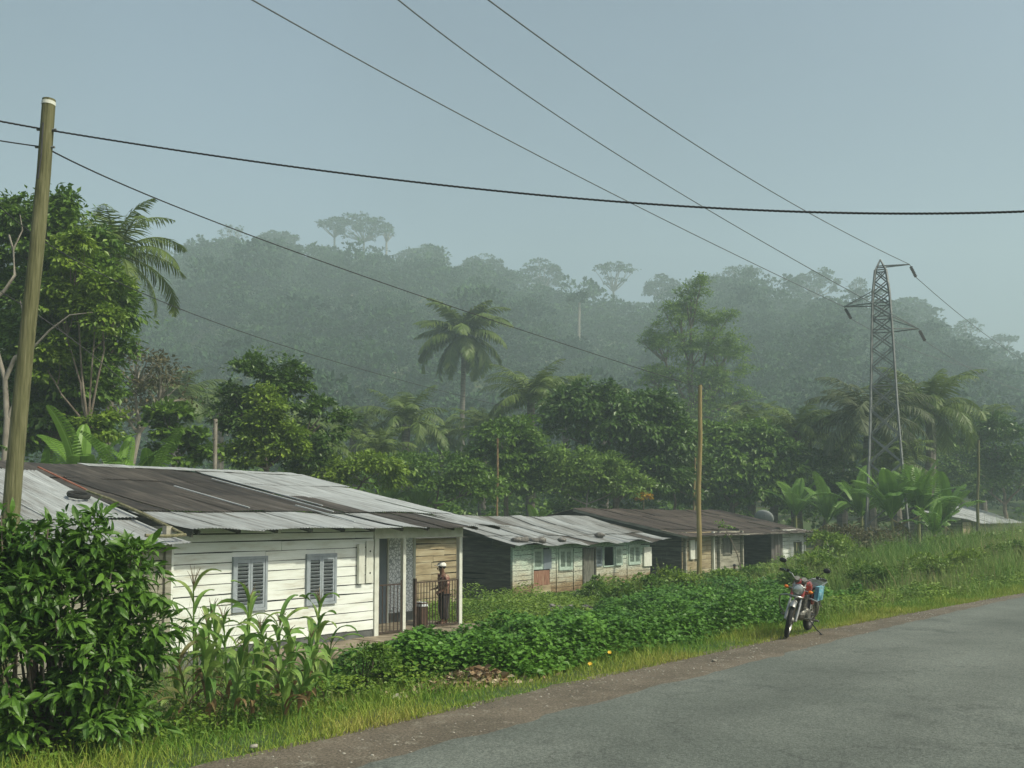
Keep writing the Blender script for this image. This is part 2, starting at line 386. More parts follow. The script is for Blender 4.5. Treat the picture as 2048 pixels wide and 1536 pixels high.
def ground_mat(name, a, c, d, sc1, sc2, sc3, bump, bs, cracks=0, road=0):
    m, t, b, o = material(name); N = t.nodes; L = t.links
    tc = N.new('ShaderNodeTexCoord')
    def noise(s, det=6): 
        n = N.new('ShaderNodeTexNoise'); n.inputs['Scale'].default_value = s; n.inputs['Detail'].default_value = det; n.inputs['Roughness'].default_value = .65; L.new(tc.outputs['Object'], n.inputs['Vector']); return n
    n1, n2, n3 = noise(sc1), noise(sc2), noise(sc3, 3)
    r1 = N.new('ShaderNodeMapRange'); r1.inputs['From Min'].default_value = .42; r1.inputs['From Max'].default_value = .6; L.new(n1.outputs['Fac'], r1.inputs['Value'])
    m1 = N.new('ShaderNodeMix'); m1.data_type = 'RGBA'; L.new(r1.outputs[0], m1.inputs[0]); m1.inputs[6].default_value = c4(a); m1.inputs[7].default_value = c4(c)
    r2 = N.new('ShaderNodeMapRange'); r2.inputs['From Min'].default_value = .55; r2.inputs['From Max'].default_value = .7; L.new(n2.outputs['Fac'], r2.inputs['Value'])
    m2 = N.new('ShaderNodeMix'); m2.data_type = 'RGBA'; L.new(r2.outputs[0], m2.inputs[0]); L.new(m1.outputs[2], m2.inputs[6]); m2.inputs[7].default_value = c4(d)
    r3 = N.new('ShaderNodeMapRange'); r3.inputs['From Min'].default_value = .35; r3.inputs['From Max'].default_value = .65; r3.inputs['To Min'].default_value = .6; r3.inputs['To Max'].default_value = 1.4; L.new(n3.outputs['Fac'], r3.inputs['Value'])
    mx = N.new('ShaderNodeVectorMath'); mx.operation = 'SCALE'; L.new(m2.outputs[2], mx.inputs[0]); L.new(r3.outputs[0], mx.inputs['Scale'])
    col = mx.outputs[0]
    if cracks:
        v = N.new('ShaderNodeTexVoronoi'); v.feature = 'DISTANCE_TO_EDGE'; v.inputs['Scale'].default_value = cracks
        dn = N.new('ShaderNodeTexNoise'); dn.inputs['Scale'].default_value = 2.5; dn.inputs['Detail'].default_value = 5; L.new(tc.outputs['Object'], dn.inputs['Vector'])
        va = N.new('ShaderNodeVectorMath'); va.operation = 'MULTIPLY_ADD'; va.inputs[1].default_value = (1.2, 1.2, 0); L.new(dn.outputs['Color'], va.inputs[0]); L.new(tc.outputs['Object'], va.inputs[2]); L.new(va.outputs[0], v.inputs['Vector'])
        rc = N.new('ShaderNodeMapRange'); rc.inputs['From Min'].default_value = .0; rc.inputs['From Max'].default_value = .009; rc.inputs['To Min'].default_value = .72; rc.inputs['To Max'].default_value = 1; L.new(v.outputs['Distance'], rc.inputs['Value'])
        m3 = N.new('ShaderNodeVectorMath'); m3.operation = 'SCALE'; L.new(col, m3.inputs[0]); L.new(rc.outputs[0], m3.inputs['Scale']); col = m3.outputs[0]
    if road:   # polished wheel tracks and darker oil strip, worn into the surface along the lane
        dp = N.new('ShaderNodeVectorMath'); dp.operation = 'DOT_PRODUCT'; dp.inputs[1].default_value = (-DY, DX, 0); L.new(tc.outputs['Object'], dp.inputs[0])
        ds_ = N.new('ShaderNodeVectorMath'); ds_.operation = 'DOT_PRODUCT'; ds_.inputs[1].default_value = (DX, DY, 0); L.new(tc.outputs['Object'], ds_.inputs[0])
        s2 = N.new('ShaderNodeMath'); s2.operation = 'MULTIPLY'; L.new(ds_.outputs['Value'], s2.inputs[0]); L.new(ds_.outputs['Value'], s2.inputs[1])
        qq = N.new('ShaderNodeMath'); qq.operation = 'MULTIPLY_ADD'; qq.inputs[1].default_value = .0015; L.new(s2.outputs[0], qq.inputs[0]); L.new(dp.outputs['Value'], qq.inputs[2])
        wn = noise(.8, 4); q3 = N.new('ShaderNodeMath'); q3.operation = 'MULTIPLY_ADD'; q3.inputs[1].default_value = .5; L.new(wn.outputs['Fac'], q3.inputs[0]); L.new(qq.outputs[0], q3.inputs[2])
        sn = N.new('ShaderNodeMath'); sn.operation = 'MULTIPLY'; sn.inputs[1].default_value = 3.6; L.new(q3.outputs[0], sn.inputs[0]); si = N.new('ShaderNodeMath'); si.operation = 'SINE'; L.new(sn.outputs[0], si.inputs[0])
        mr = N.new('ShaderNodeMapRange'); mr.inputs['From Min'].default_value = -1; mr.inputs['To Min'].default_value = .92; mr.inputs['To Max'].default_value = 1.05; L.new(si.outputs[0], mr.inputs['Value'])
        m4 = N.new('ShaderNodeVectorMath'); m4.operation = 'SCALE'; L.new(col, m4.inputs[0]); L.new(mr.outputs[0], m4.inputs['Scale']); col = m4.outputs[0]
    L.new(col, b.inputs['Base Color']); b.inputs['Roughness'].default_value = .85; b.inputs['Specular IOR Level'].default_value = .25
    nb = noise(bs, 3); bp = N.new('ShaderNodeBump'); bp.inputs['Strength'].default_value = bump; bp.inputs['Distance'].default_value = .015; L.new(nb.outputs['Fac'], bp.inputs['Height']); L.new(bp.outputs[0], b.inputs['Normal'])
    return m
M['ground'] = ground_mat('earth_and_short_grass', (.05, .085, .025), (.075, .10, .03), (.13, .09, .05), .25, .5, 9, .8, 14)
M['hillground'] = M['ground']
M['asphalt'] = ground_mat('worn_asphalt', (.100, .112, .098), (.140, .153, .135), (.078, .087, .077), .22, .7, 48, .6, 75, cracks=.38, road=1)
M['shoulder'] = ground_mat('gravel_and_earth_shoulder', (.105, .088, .065), (.145, .12, .09), (.20, .18, .14), .9, 5, 40, .9, 45)

# ------------------------------------------------------------------ leaf templates (length along x, width along y, normal z)
T_R = ([(0, 0, 0), (.45, -.28, .05), (1, 0, -.12), (.45, .28, .05)], [(0, 1, 2), (0, 2, 3)])
T_W = ([(0, 0, 0), (.5, -.42, .06), (1, 0, -.1), (.5, .42, .06)], [(0, 1, 2), (0, 2, 3)])
def long_leaf(rows):
    V = []; Fq = []
    for u, hw, z, cup in rows: V += [(u, -hw, z + cup), (u, 0, z), (u, hw, z + cup)]
    for i in range(len(rows) - 1):
        a = i * 3; Fq += [(a, a + 1, a + 4, a + 3), (a + 1, a + 2, a + 5, a + 4)]
    return V, Fq
T_L = long_leaf([(0, .012, 0, 0), (.22, .10, .03, .03), (.5, .155, .02, .045), (.78, .10, -.06, .03), (1, .006, -.18, 0)])
T_G = ([(0, -.5, 0), (0, .5, 0), (.5, .36, .06), (.5, -.36, .06), (1, .02, -.06), (1, -.02, -.06)], [(0, 1, 2, 3), (3, 2, 4, 5)])   # grass blade; width given apart
T_P = ([(0, -.5, 0), (0, .5, 0), (.6, .5, -.05), (.6, -.5, -.05), (1, .04, -.22), (1, -.04, -.22)], [(0, 1, 2, 3), (3, 2, 4, 5)])
def unit(a): return a / (np.linalg.norm(a, axis=-1, keepdims=True) + 1e-9)
def rdir(n, r=None):
    r = r or rng
    return unit(r.normal(size=(n, 3)))
UP = np.array((0, 0, 1.))
def crown(mb, ells, nclump, rclump, nleaf, size, T=T_R, inner=.55, r=None, flat=.7, down=.35, bright_top=0):
    """ells: (cx,cy,cz,rx,ry,rz); leaves grow on many small clumps spread through the outer part of the crown"""
    r = r or rng
    E = np.array(ells, float); wgt = (E[:, 3] * E[:, 4] * E[:, 5]) ** .7; wgt /= wgt.sum()
    pick = r.choice(len(E), nclump, p=wgt)
    D = rdir(nclump, r); D[:, 2] = np.where(D[:, 2] < -.5, -D[:, 2], D[:, 2])
    rad = r.uniform(inner, 1, nclump) ** .8
    C = E[pick, :3] + D * E[pick, 3:] * rad[:, None]
    cr = rclump * r.uniform(.35, 1.0, nclump) * r.uniform(.9, 1.75, nclump); cv = r.uniform(-.22, .22, nclump)
    k = np.repeat(np.arange(nclump), nleaf); n = len(k)
    d = rdir(n, r); d[:, 2] = np.abs(d[:, 2]) * .9 - .35
    P = C[k] + d * cr[k, None] * np.array((1, 1, flat)) * r.uniform(.4, 1.05, (n, 1)) * np.where(r.random((n, 1)) < .16, 1.55, 1)
    out = unit(d * .7 + D[k] * .5)
    A = unit(out + r.normal(size=(n, 3)) * .45 - UP * down)
    N = unit(UP * .8 + out * .5 + r.normal(size=(n, 3)) * .35)
    v = np.clip(.5 + cv[k] + r.normal(size=n) * .16, 0, 1)
    mb.cards(T, P, A, N, size * r.uniform(.5, 1.35, n), v)
    return C
def limb(mb, p, q, r0, r1, wob=.15, n=6, seg=7, r=None):
    r = r or rng
    p = np.array(p, float); q = np.array(q, float); t = np.linspace(0, 1, n)[:, None]
    L = np.linalg.norm(q - p)
    pts = p + (q - p) * t + r.normal(size=(n, 3)) * wob * L * .12 * np.sin(t * np.pi)
    pts[:, 2] += -np.sin(t[:, 0] * np.pi) * L * .04
    mb.tube(pts, np.linspace(r0, r1, n), seg)
    return pts
# ------------------------------------------------------------------ ground, shoulder, road
def axis(parts):
    out = []
    for a, b, st in parts: out += list(np.arange(a, b, st))
    return np.array(out + [parts[-1][1]])
xs = axis([(-500, -120, 20), (-120, -30, 6), (-30, -14, 2), (-14, 34, .5), (34, 80, 3), (80, 200, 8), (200, 560, 20)])
ys = axis([(-60, 2, 6), (2, 48, .5), (48, 110, 3), (110, 330, 6), (330, 620, 15)])
X, Y = np.meshgrid(xs, ys)
s_, q_ = to_sq(X, Y)
Z = H(X, Y) - .03 * (1 - ss((q_ - q_grass(s_)) / .5))
V = np.stack([X.ravel(), Y.ravel(), Z.ravel()], 1); nx = len(xs)
i, j = np.meshgrid(np.arange(len(ys) - 1), np.arange(nx - 1), indexing='ij'); a = (i * nx + j).ravel()
g = MB().add(V, np.stack([a, a + 1, a + nx + 1, a + nx], 1)).build('ground', M['ground'], smooth=True)
tag(g, kind='structure')
def strip(name, m, f0, f1, s0, s1, st, z, cols=6, jit=0, seed=1):
    S = np.arange(s0, s1 + st, st); rr = np.random.default_rng(seed)
    j1 = np.zeros(len(S)) if not jit else np.convolve(rr.normal(size=len(S)), np.ones(3) / 3, 'same') * jit
    Q0, Q1 = f0(S), f1(S) + j1
    T = np.linspace(0, 1, cols)
    Q = Q0[:, None] + (Q1 - Q0)[:, None] * T
    SS_ = np.repeat(S[:, None], cols, 1)
    x, y = sq(SS_, Q)
    V = np.stack([x.ravel(), y.ravel(), np.full(x.size, z)], 1)
    i, j = np.meshgrid(np.arange(len(S) - 1), np.arange(cols - 1), indexing='ij'); a = (i * cols + j).ravel()
    o = MB().add(V, np.stack([a, a + 1, a + cols + 1, a + cols], 1)).build(name, m)
    return tag(o, kind='structure')
strip('road_shoulder', M['shoulder'], lambda s: q_road(s) - .25, lambda s: q_grass(s) + .08, -30, 110, .15, .004, jit=.09)
strip('road', M['asphalt'], lambda s: q_road(s) - 7.4, lambda s: q_road(s), -30, 110, .12, .009, jit=.045, seed=5)

# ------------------------------------------------------------------ building helpers (house frame: x along the front, y away from the road, z up)
def house_root(name, s0, q0, zg, label, cat, yaw=YAW):
    x, y = sq(s0, q0)
    return empty(name, (x, y, zg), yaw, label, cat)
def lx(px, q, s0): return on_plane(px, q)[0] - s0
def planks(mb, x0, x1, z0, z1, ph, holes=(), T=None, seg=.9, thick=.008, wav=.008, r=None, gap=.014):
    """lapped boards on the plane y=0 facing -y; T moves them to another wall; holes = (x0,x1,z0,z1)"""
    r = r or rng
    old = mb.M; mb.M = T
    if not hasattr(mb, 'back'): mb.back = MB()
    mb.back.M = T
    nrow = max(1, round((z1 - z0) / ph)); ph = (z1 - z0) / nrow
    for k in range(nrow):
        a, b = z0 + k * ph, z0 + (k + 1) * ph
        cuts = sorted({x0, x1} | {h[0] for h in holes if h[2] < b - .02 and h[3] > a + .02} | {h[1] for h in holes if h[2] < b - .02 and h[3] > a + .02})
        cuts = [c for c in cuts if x0 <= c <= x1]
        for c, d in zip(cuts[:-1], cuts[1:]):
            mid = (c + d) / 2
            hh_ = [h for h in holes if h[0] < mid < h[1] and h[2] < b - .02 and h[3] > a + .02]
            if hh_:
                if b - hh_[0][3] > .02: mb.span((c, -.004, hh_[0][3]), (d, .03, b), var=.6)
                if hh_[0][2] - a > .02: mb.span((c, -.004, a), (d, .03, hh_[0][2]), var=.6)
                continue
            mb.back.box(((c + d) / 2, .045, (a + b) / 2), (d - c, .03, ph), var=.05)
            x = c
            while x < d - 1e-3:
                e = min(d, x + r.uniform(1.6, 3.6)) if d - x > 1.5 else d
                if d - e < .5: e = d
                n = max(2, int((e - x) / seg) + 1); vv = np.clip(.55 + r.normal() * .2, 0, 1)
                tt = np.linspace(x + .003, e - .003, n)
                jl = r.normal(size=n) * wav; jt = r.normal(size=n) * wav * .5; jo = r.normal(size=n) * .004 - thick
                V = []
                for i_ in range(n):
                    V += [(tt[i_], jo[i_], a + gap + jl[i_]), (tt[i_], -.004 + jo[i_] * .5, b - gap * .2 + jt[i_]), (tt[i_], .022, b - gap * .2 + jt[i_]), (tt[i_], .022, a + gap + jl[i_])]
                Fc = []
                for i_ in range(n - 1):
                    p = i_ * 4
                    for m_ in range(4): Fc.append((p + m_, p + 4 + m_, p + 4 + (m_ + 1) % 4, p + (m_ + 1) % 4))
                Fc += [(0, 1, 2, 3), (n * 4 - 1, n * 4 - 2, n * 4 - 3, n * 4 - 4)]
                mb.add(V, Fc, vv); x = e
    mb.M = old
def Tr(x, y, z=0, rz=0): return Matrix.Translation((x, y, z)) @ Matrix.Rotation(rz, 4, 'Z')
def tint(rows, cols, f):
    return f
def roof_plane(mb, x0, x1, y0, z0, y1, z1, colour, nrow=3, sw=.82, ragged=.06, sag=.02, r=None, sagx=0, curl=0, dx_top=0):
    """corrugated sheets from the eave (y0,z0) to the ridge (y1,z1); colour(u, row, n) gives a sheet's tone"""
    r = r or rng
    nsh = max(1, round((x1 - x0) / sw)); sw = (x1 - x0) / nsh
    L = math.hypot(y1 - y0, z1 - z0); ey = (y1 - y0) / L; ez = (z1 - z0) / L
    for i_ in range(nsh):
        for k in range(nrow):
            t0 = L * k / nrow - (.14 if k else r.uniform(-.2, 1) * ragged); t1 = L * (k + 1) / nrow + .02
            xa = x0 + i_ * sw - .03; xb = xa + sw + .06
            m_ = 34; rows_ = 5; xx = np.linspace(xa, xb, m_); tt = np.linspace(t0, t1, rows_)
            off = .012 * (nrow - k) * 0 + .014 * (k % 2) + .010 * (i_ % 2) + .022 * (k > 0)
            skew = r.normal() * .006; lift = r.uniform(0, .02)
            V = []
            for t in tt:
                u = (xx - x0) / (x1 - x0)
                dz = .011 * np.sin(xx / .076 * 2 * np.pi) + off - sag * np.sin(np.pi * t / L) - sagx * np.sin(np.pi * u) + sag * .3 * np.sin(xx * 1.7 + t) + skew * (xx - xa) * 3
                if k == 0 and t == tt[0]: dz = dz + lift + curl * np.sin(xx * 2.3 + 1) * .5
                xs_ = xx + dx_top * t / L
                V.append(np.stack([xs_, y0 + ey * t - ez * dz, z0 + ez * t + ey * dz], 1))
            V = np.concatenate(V)
            a, b = np.meshgrid(np.arange(rows_ - 1), np.arange(m_ - 1), indexing='ij'); q = (a * m_ + b).ravel()
            mb.add(V, np.stack([q, q + 1, q + m_ + 1, q + m_], 1), colour((i_ + .5) / nsh, k, r))
def shutter(parent, x0, x1, z0, z1, m, y=-.05, leaves=2, T=None, nsl=11, name='window', fr=.055):
    w_ = MB(); w_.M = T
    # outer frame
    w_.span((x0, y - .012, z0), (x0 + fr, y + .045, z1)); w_.span((x1 - fr, y - .012, z0), (x1, y + .045, z1))
    w_.span((x0 + fr, y - .012, z1 - fr), (x1 - fr, y + .045, z1)); w_.span((x0 + fr, y - .012, z0), (x1 - fr, y + .045, z0 + fr))
    root = w_.build(name, m, parent)
    W = (x1 - x0 - 2 * fr) / leaves
    for k in range(leaves):
        a = x0 + fr + k * W + .004; b = a + W - .008; l = MB(); l.M = T; c, d = z0 + fr + .004, z1 - fr - .004; st = .05
        l.span((a, y, c), (a + st, y + .03, d)); l.span((b - st, y, c), (b, y + .03, d)); l.span((a + st, y, c), (b - st, y + .03, c + .07)); l.span((a + st, y, d - .07), (b - st, y + .03, d))
        for i_ in range(nsl):
            zc = c + .07 + (d - c - .14) * (i_ + .5) / nsl; hh = (d - c - .14) / nsl
            l.box(((a + b) / 2, y + .012, zc), (b - a - 2 * st, .008, hh * .78), rot=Matrix.Rotation(R(38), 3, 'X'))
        lo = l.build('shutter', m, root); bk_ = MB(); bk_.M = T; bk_.span((a + st, y + .034, c + .07), (b - st, y + .04, d - .07)); bk_.build('slat_shade_sheet', M['dark'], root)  # near-black sheet behind the slats paints in the shade between them
    return root
def rail(parent, p0, p1, h, n, name='railing', zb=.06, r_=.011):
    mb = MB(); p0 = Vector(p0); p1 = Vector(p1); up = Vector((0, 0, 1))
    for zz in (zb, h): mb.beam(p0 + up * zz, p1 + up * zz, .03, .03)
    for i_ in range(n + 1):
        p = p0.lerp(p1, i_ / n); mb.tube([p + up * zb, p + up * (h + (.09 if name == 'gate' and i_ in (0, n) else 0))], r_ if 0 < i_ < n else .016, 6)
    return mb.build(name, M['iron_rail'], parent)

# ------------------------------------------------------------------ house 1: white planks
S1, Q1, G1 = 11.05, 15.9, -.75
h1 = house_root('plank_house', S1, Q1, G1, 'long white painted plank house with closed grey blue shutters and dark corrugated roof', 'house')
L1w, L1 = lx(753, Q1, S1), lx(920, Q1, S1)
xw = [(lx(467, Q1, S1), lx(532, Q1, S1), .17, 1.24), (lx(613, Q1, S1), lx(670, Q1, S1), .17, 1.24)]
zl = lambda z: z - G1
wall = MB()
planks(wall, 0, L1w - .09, .27, 2.28, .2, holes=[(a, b, zl(c), zl(d)) for a, b, c, d in xw])
planks(wall, 0, L1w - .09, 2.28, 2.585, .155)
wall.box((-.0, .0, 1.36), (.10, .13, 2.2), var=.7)
wall.build('wall', M['white_plank'], h1)
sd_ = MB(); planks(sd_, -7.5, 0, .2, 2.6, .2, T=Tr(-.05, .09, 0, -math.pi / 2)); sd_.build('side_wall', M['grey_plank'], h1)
MB().span((L1w - .08, -.045, .0), (L1w + .05, .07, 2.27)).build('door_post', M['white_trim'], h1)
xp = lx(808, Q1, S1)
MB().span((xp - .045, -.03, .13), (xp + .05, .06, 2.27)).build('porch_post', M['white_trim'], h1)
MB().span((L1 - .05, -.03, -.02), (L1 + .06, .07, 2.27)).build('porch_post', M['white_trim'], h1)
MB().span((L1w - .085, -.035, 2.275), (L1 + .08, .05, 2.585)).build('fascia', M['white_trim'], h1)
pl = MB(); pl.span((-.05, .012, -.3), (L1w - .1, .2, .285)); pl.build('plinth', M['plinth'], h1)
sl = MB()
nseg = 14; xa_, xb_ = 1.6, L1 + .35
for k in range(nseg):
    a = xa_ + (xb_ - xa_) * k / nseg; b = xa_ + (xb_ - xa_) * (k + 1) / nseg
    sl.span((a, -1.35 + .1 * math.sin(k * 1.3) + .05 * math.sin(k * 3.1), -.3), (b, .01, .12 - .02 * abs(math.sin(k))))
sl.span((L1w - .06, .012, -.3), (L1 + .06, 1.62, .13)); sl.build('porch_slab', M['concrete'], h1)
yb = 1.55
bw = MB(); x8 = lx(777, Q1 + yb, S1)
bw.span((x8, yb, .36), (L1 + .02, yb + .05, 2.4)); bw.build('porch_wall', M['pattern'], h1)
bs = MB(); bs.span((x8, yb - .012, .13), (L1 + .02, yb + .04, .357)); bs.build('porch_skirting', M['plinth'], h1)
MB().span((L1w - .9, yb + .0, .13), (x8 - .05, yb + .05, 2.3)).build('door', M['door_blue'], h1)
MB().span((x8 - .05, yb - .03, .13), (x8, yb + .06, 2.4)).build('door_frame', M['white_trim'], h1)
MB().span((L1 - .02, yb - .02, .13), (L1 + .07, yb + .07, 2.4)).build('porch_post', M['white_trim'], h1)
inner = MB(); inner.span((L1w - .02, .075, .13), (L1w + .03, yb, 2.3)); inner.build('return_wall', M['white_trim'], h1)
bk = MB(); planks(bk, 0, 6.2, .1, 2.6, .2, T=Tr(L1 + .02, yb + .1, 0, math.pi / 2)); bk.build('side_wall', M['tan_plank'], h1)
gt = rail(h1, (L1w + .09, .0, .1), (xp - .09, -.02, .1), 1.12, 6, 'gate')
rl = rail(h1, (lx(831, Q1, S1), .0, .1), (L1 - .08, .0, .1), 1.12, 15)
MB().span((lx(831, Q1, S1) - .03, -.03, .12), (lx(831, Q1, S1) + .03, .03, 1.32)).build('railing_post', M['iron_rail'], h1)
for (a, b, c, d), lab in zip(xw, ('left', 'right')): shutter(h1, a - .02, b + .02, zl(c), zl(d), M['shutter_blue'])
xm = lx(719, Q1, S1); mb_ = MB().span((xm - .10, -.10, zl(.55)), (xm + .08, -.03, zl(1.42))); mb_.build('meter_board', M['white_trim'], h1)
xm2 = lx(738, Q1, S1)
pb = MB().span((xm2 - .12, -.05, zl(.55)), (xm2 + .1, -.028, zl(1.48))); pbo = pb.build('panel', M['white_trim'], h1)
for _z in (1.25, .77): MB().tube([(xm2, -.055, zl(_z)), (xm2, -.02, zl(_z))], .022, 8).build('fixing_hole', M['dark'], pbo)
Ex0, Ex1, Ey0, Ez0, Ey1, Ez1 = .02, 9.45, -.62, 2.53, 7.1, 4.0
def col1(u, k, r):
    if k == 0:
        if u < .70: return r.uniform(.72, .84)
        if u < .82: return r.uniform(.12, .3)
        return r.uniform(.62, .8)
    lim = .66 if k == 1 else .60
    if u < lim: return r.uniform(.10, .28)
    if u < lim + .09 and k < 3: return r.choice([.2, .75])
    return r.uniform(.72, .86)
rf = MB(); roof_plane(rf, Ex0, Ex1, Ey0, Ez0, Ey1, Ez1, col1, nrow=4, sag=.035, ragged=.09, curl=.05)
roof_plane(rf, Ex0 - .0, Ex1, Ey1 + 2.6, Ez1 - .6, Ey1 + .02, Ez1 + .015, lambda u, k, r: r.uniform(.3, .7), nrow=2)
rfo = rf.build('roof', M['roof'], h1)
rc = MB()
for k in range(11):
    a = Ex0 + 2.4 + k * .62
    rc.box((a + .3, Ey1 - .05, Ez1 + .05), (.66, .5, .012), rot=Matrix.Rotation(R(9) + .03 * math.sin(k * 2), 3, 'X'), var=.8)
rc.build('ridge_cap', M['roof'], rfo)
st_ = MB()      # thin pale laths lying on the dark sheets
for (u, t0, t1) in [(.30, .25, .60), (.52, .2, .78), (.56, .3, .9), (.47, .05, .3)]:
    x_ = Ex0 + (Ex1 - Ex0) * u
    st_.beam((x_, Ey0 + (Ey1 - Ey0) * t0, Ez0 + (Ez1 - Ez0) * t0 + .065), (x_ + .03, Ey0 + (Ey1 - Ey0) * t1, Ez0 + (Ez1 - Ez0) * t1 + .065), .045, .02, var=.95)
st_.build('roof_batten', M['roof'], rfo)
rk = MB(); rk.beam((Ex0 + .03, Ey0 + .02, Ez0 - .07), (Ex0 + .03, Ey1, Ez1 - .07), .04, .13); rk.build('barge_board', M['dark_plank'], h1)
rf_ = MB()
for k in range(11):
    a = Ex0 + .2 + k * .9; rf_.beam((a, Ey0 + .05, Ez0 - .05), (a, 1.2, Ez0 + .30), .05, .07)
rf_.build('rafters', M['dark_plank'], h1)
gb = MB(); gb.add([(.02, .0, 2.6), (.02, 7.0, 2.6), (.02, 7.0, 3.88), (.02, .0, 2.62), (.06, 0, 2.6), (.06, 7, 2.6), (.06, 7, 3.88), (.06, 0, 2.62)], [(0, 1, 2, 3), (4, 7, 6, 5), (0, 4, 5, 1), (1, 5, 6, 2), (2, 6, 7, 3)]); gb.build('gable', M['dark_plank'], h1)

# ------------------------------------------------------------------ house 0: grey roof at the left
S0 = 10.9
h0 = house_root('plank_shed', S0, 15.5, -.7, 'low plank shed at the left edge with a wide pale grey sagging corrugated roof', 'shed')
wl = MB(); planks(wl, -9, -.25, .05, 2.15, .2); planks(wl, 0, 6.5, .05, 2.2, .2, T=Tr(-.2, .05, 0, math.pi / 2)); wl.build('wall', M['grey_plank'], h0)
MB().span((-.24, -.06, 0), (-.12, .06, 2.55)).build('corner_post', M['grey_plank'], h0)
r0 = MB(); roof_plane(r0, -9.2, -.05, -.5, 2.26, 4.75, 3.68, lambda u, k, r: r.uniform(.60, .82) if k or u > .0 else .5, nrow=3, sag=.06, ragged=.1, curl=.06)
roof_plane(r0, -9.2, -.05, 9.4, 2.5, 4.77, 3.70, lambda u, k, r: r.uniform(.3, .6), nrow=2)
r0o = r0.build('roof', M['roof'], h0)
MB().beam((-.02, 2.9, 3.24), (-.02, 4.75, 3.75), .04, .025).build('flashing', M['roof_edge'], h0)
mbx = MB(); mbx.tube([(-.12, -.35, 2.42), (-.1, .8, 2.75), (-.14, 1.9, 3.05), (-.2, 2.6, 3.22)], [.03, .033, .03, .025], 7); mbx.tube([(-.9, -.42, 2.40), (-.5, -.44, 2.38), (-.1, -.42, 2.40)], .03, 7)
tag(mbx.build('roof_edge_pole', M['moss_wood'], h0), 'mossy timber pole lying along the roof edge')
ty = MB(); ty.lathe([(.20, -.05), (.27, -.05), (.29, 0), (.27, .05), (.20, .05), (.18, 0)], seg=22, closed=True)
tyo = ty.build('tyre', M['rubber']); tyo.scale = (.75, .75, .8); xy = sq(on_plane(156, 17.9)[0], 17.9); tyo.location = (xy[0], xy[1], -.7 + 3.13); tyo.rotation_euler = (R(15), 0, YAW)
tag(tyo, 'worn black tyre lying on the pale grey shed roof', 'tyre')

# ------------------------------------------------------------------ house 2: mint planks
S2, Q2, G2 = 30.3, 22.3, -.97
h2 = house_root('mint_plank_hut', S2, Q2, G2, 'mint green and cream plank hut with grey patched roof held down by stones', 'house')
L2 = lx(1299, Q2, S2)
X2 = lambda px: lx(px, Q2, S2)
def Z2(px, py): return zat(px, py, on_plane(px, Q2)[1]) - G2
op = [(X2(1065), X2(1099), .45, Z2(1080, 1096)), (X2(1206), X2(1226), Z2(1216, 1131), Z2(1216, 1094)), (X2(1165), X2(1189), 0, Z2(1176, 1098))]
wl = MB(); planks(wl, 0, L2, .0, 1.93, .19, holes=op); wl.build('wall', M['mint_plank'], h2)
wl = MB(); planks(wl, -7.6, 0, .0, 2.1, .2, T=Tr(-.02, .03, 0, -math.pi / 2), wav=.02)
wl.add([(-.02, .03, 2.1), (-.02, 7.6, 2.1), (-.02, 3.9, 2.95), (.03, .03, 2.1), (.03, 7.6, 2.1), (.03, 3.9, 2.95)], [(0, 1, 2), (3, 5, 4)], .3); 
tag(wl.build('side_wall', M['dark_plank'], h2), 'dark plank side wall')  # planks coloured darker than the front wall
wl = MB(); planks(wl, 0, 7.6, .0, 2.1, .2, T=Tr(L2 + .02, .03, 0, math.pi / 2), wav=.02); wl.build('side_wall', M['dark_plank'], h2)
MB().span((.1, 1.2, 0), (L2 - .1, 1.25, 2.1)).build('inner_shade_sheet', M['dark'], h2)  # near-black sheet; the shade inside the openings is its colour
# half shuttered door: louvre above, red-brown boards below
a, b = op[0][0], op[0][1]; m_ = a + (b - a) * .55
shutter(h2, a, m_, Z2(1074, 1139), Z2(1074, 1097), M['shutter_mint'], leaves=1, nsl=12, fr=.03)
MB().span((m_, -.055, Z2(1080, 1139)), (b + .06, -.03, Z2(1080, 1099))).span((m_, -.08, Z2(1080, 1139)), (m_ + .05, -.03, Z2(1080, 1099))).build('open_shutter', M['door_blue'], h2)
MB().span((a + .02, -.045, .35), (m_ + .45, -.02, Z2(1080, 1141))).build('lower_door', M['rust_door'], h2)
MB().span((a, -.04, -.02), (b + .02, -.015, .345)).build('door_sill_boards', M['tan_plank'], h2)
shutter(h2, X2(1116), X2(1143), Z2(1130, 1140), Z2(1130, 1096), M['shutter_mint'], nsl=12)
dr = MB().span((op[2][0] + .03, -.0, .05), (op[2][1] - .03, .03, op[2][3])).build('door', M['old_door'], h2)
fr = MB()
for x_ in (op[2][0], op[2][1]): fr.span((x_ - .04, -.06, 0), (x_ + .04, .02, op[2][3] + .06))
fr.span((op[2][0] + .04, -.06, op[2][3] + .005), (op[2][1] - .04, .02, op[2][3] + .06)); fr.build('door_frame', M['dark_plank'], h2)
z0_, z1_ = op[1][2], op[1][3]
shutter(h2, X2(1190), X2(1202), z0_, z1_, M['door_blue'], leaves=1, nsl=10, fr=.02, name='shutter')
wf = MB(); xa, xb = op[1][0], op[1][1]
wf.span((xa - .05, -.05, z0_ - .05), (xb + .05, .02, z0_)); wf.span((xa - .05, -.05, z0_), (xa, .02, z1_)); wf.span((xb, -.05, z0_), (xb + .05, .02, z1_)); wf.build('window', M['shutter_mint'], h2)
shutter(h2, X2(1227), X2(1241), z0_ - .02, z1_, M['shutter_mint'], y=-.09, leaves=1, nsl=11, fr=.02, name='shutter')
shutter(h2, X2(1255), X2(1279), Z2(1267, 1129), Z2(1267, 1089), M['shutter_mint'], nsl=10)
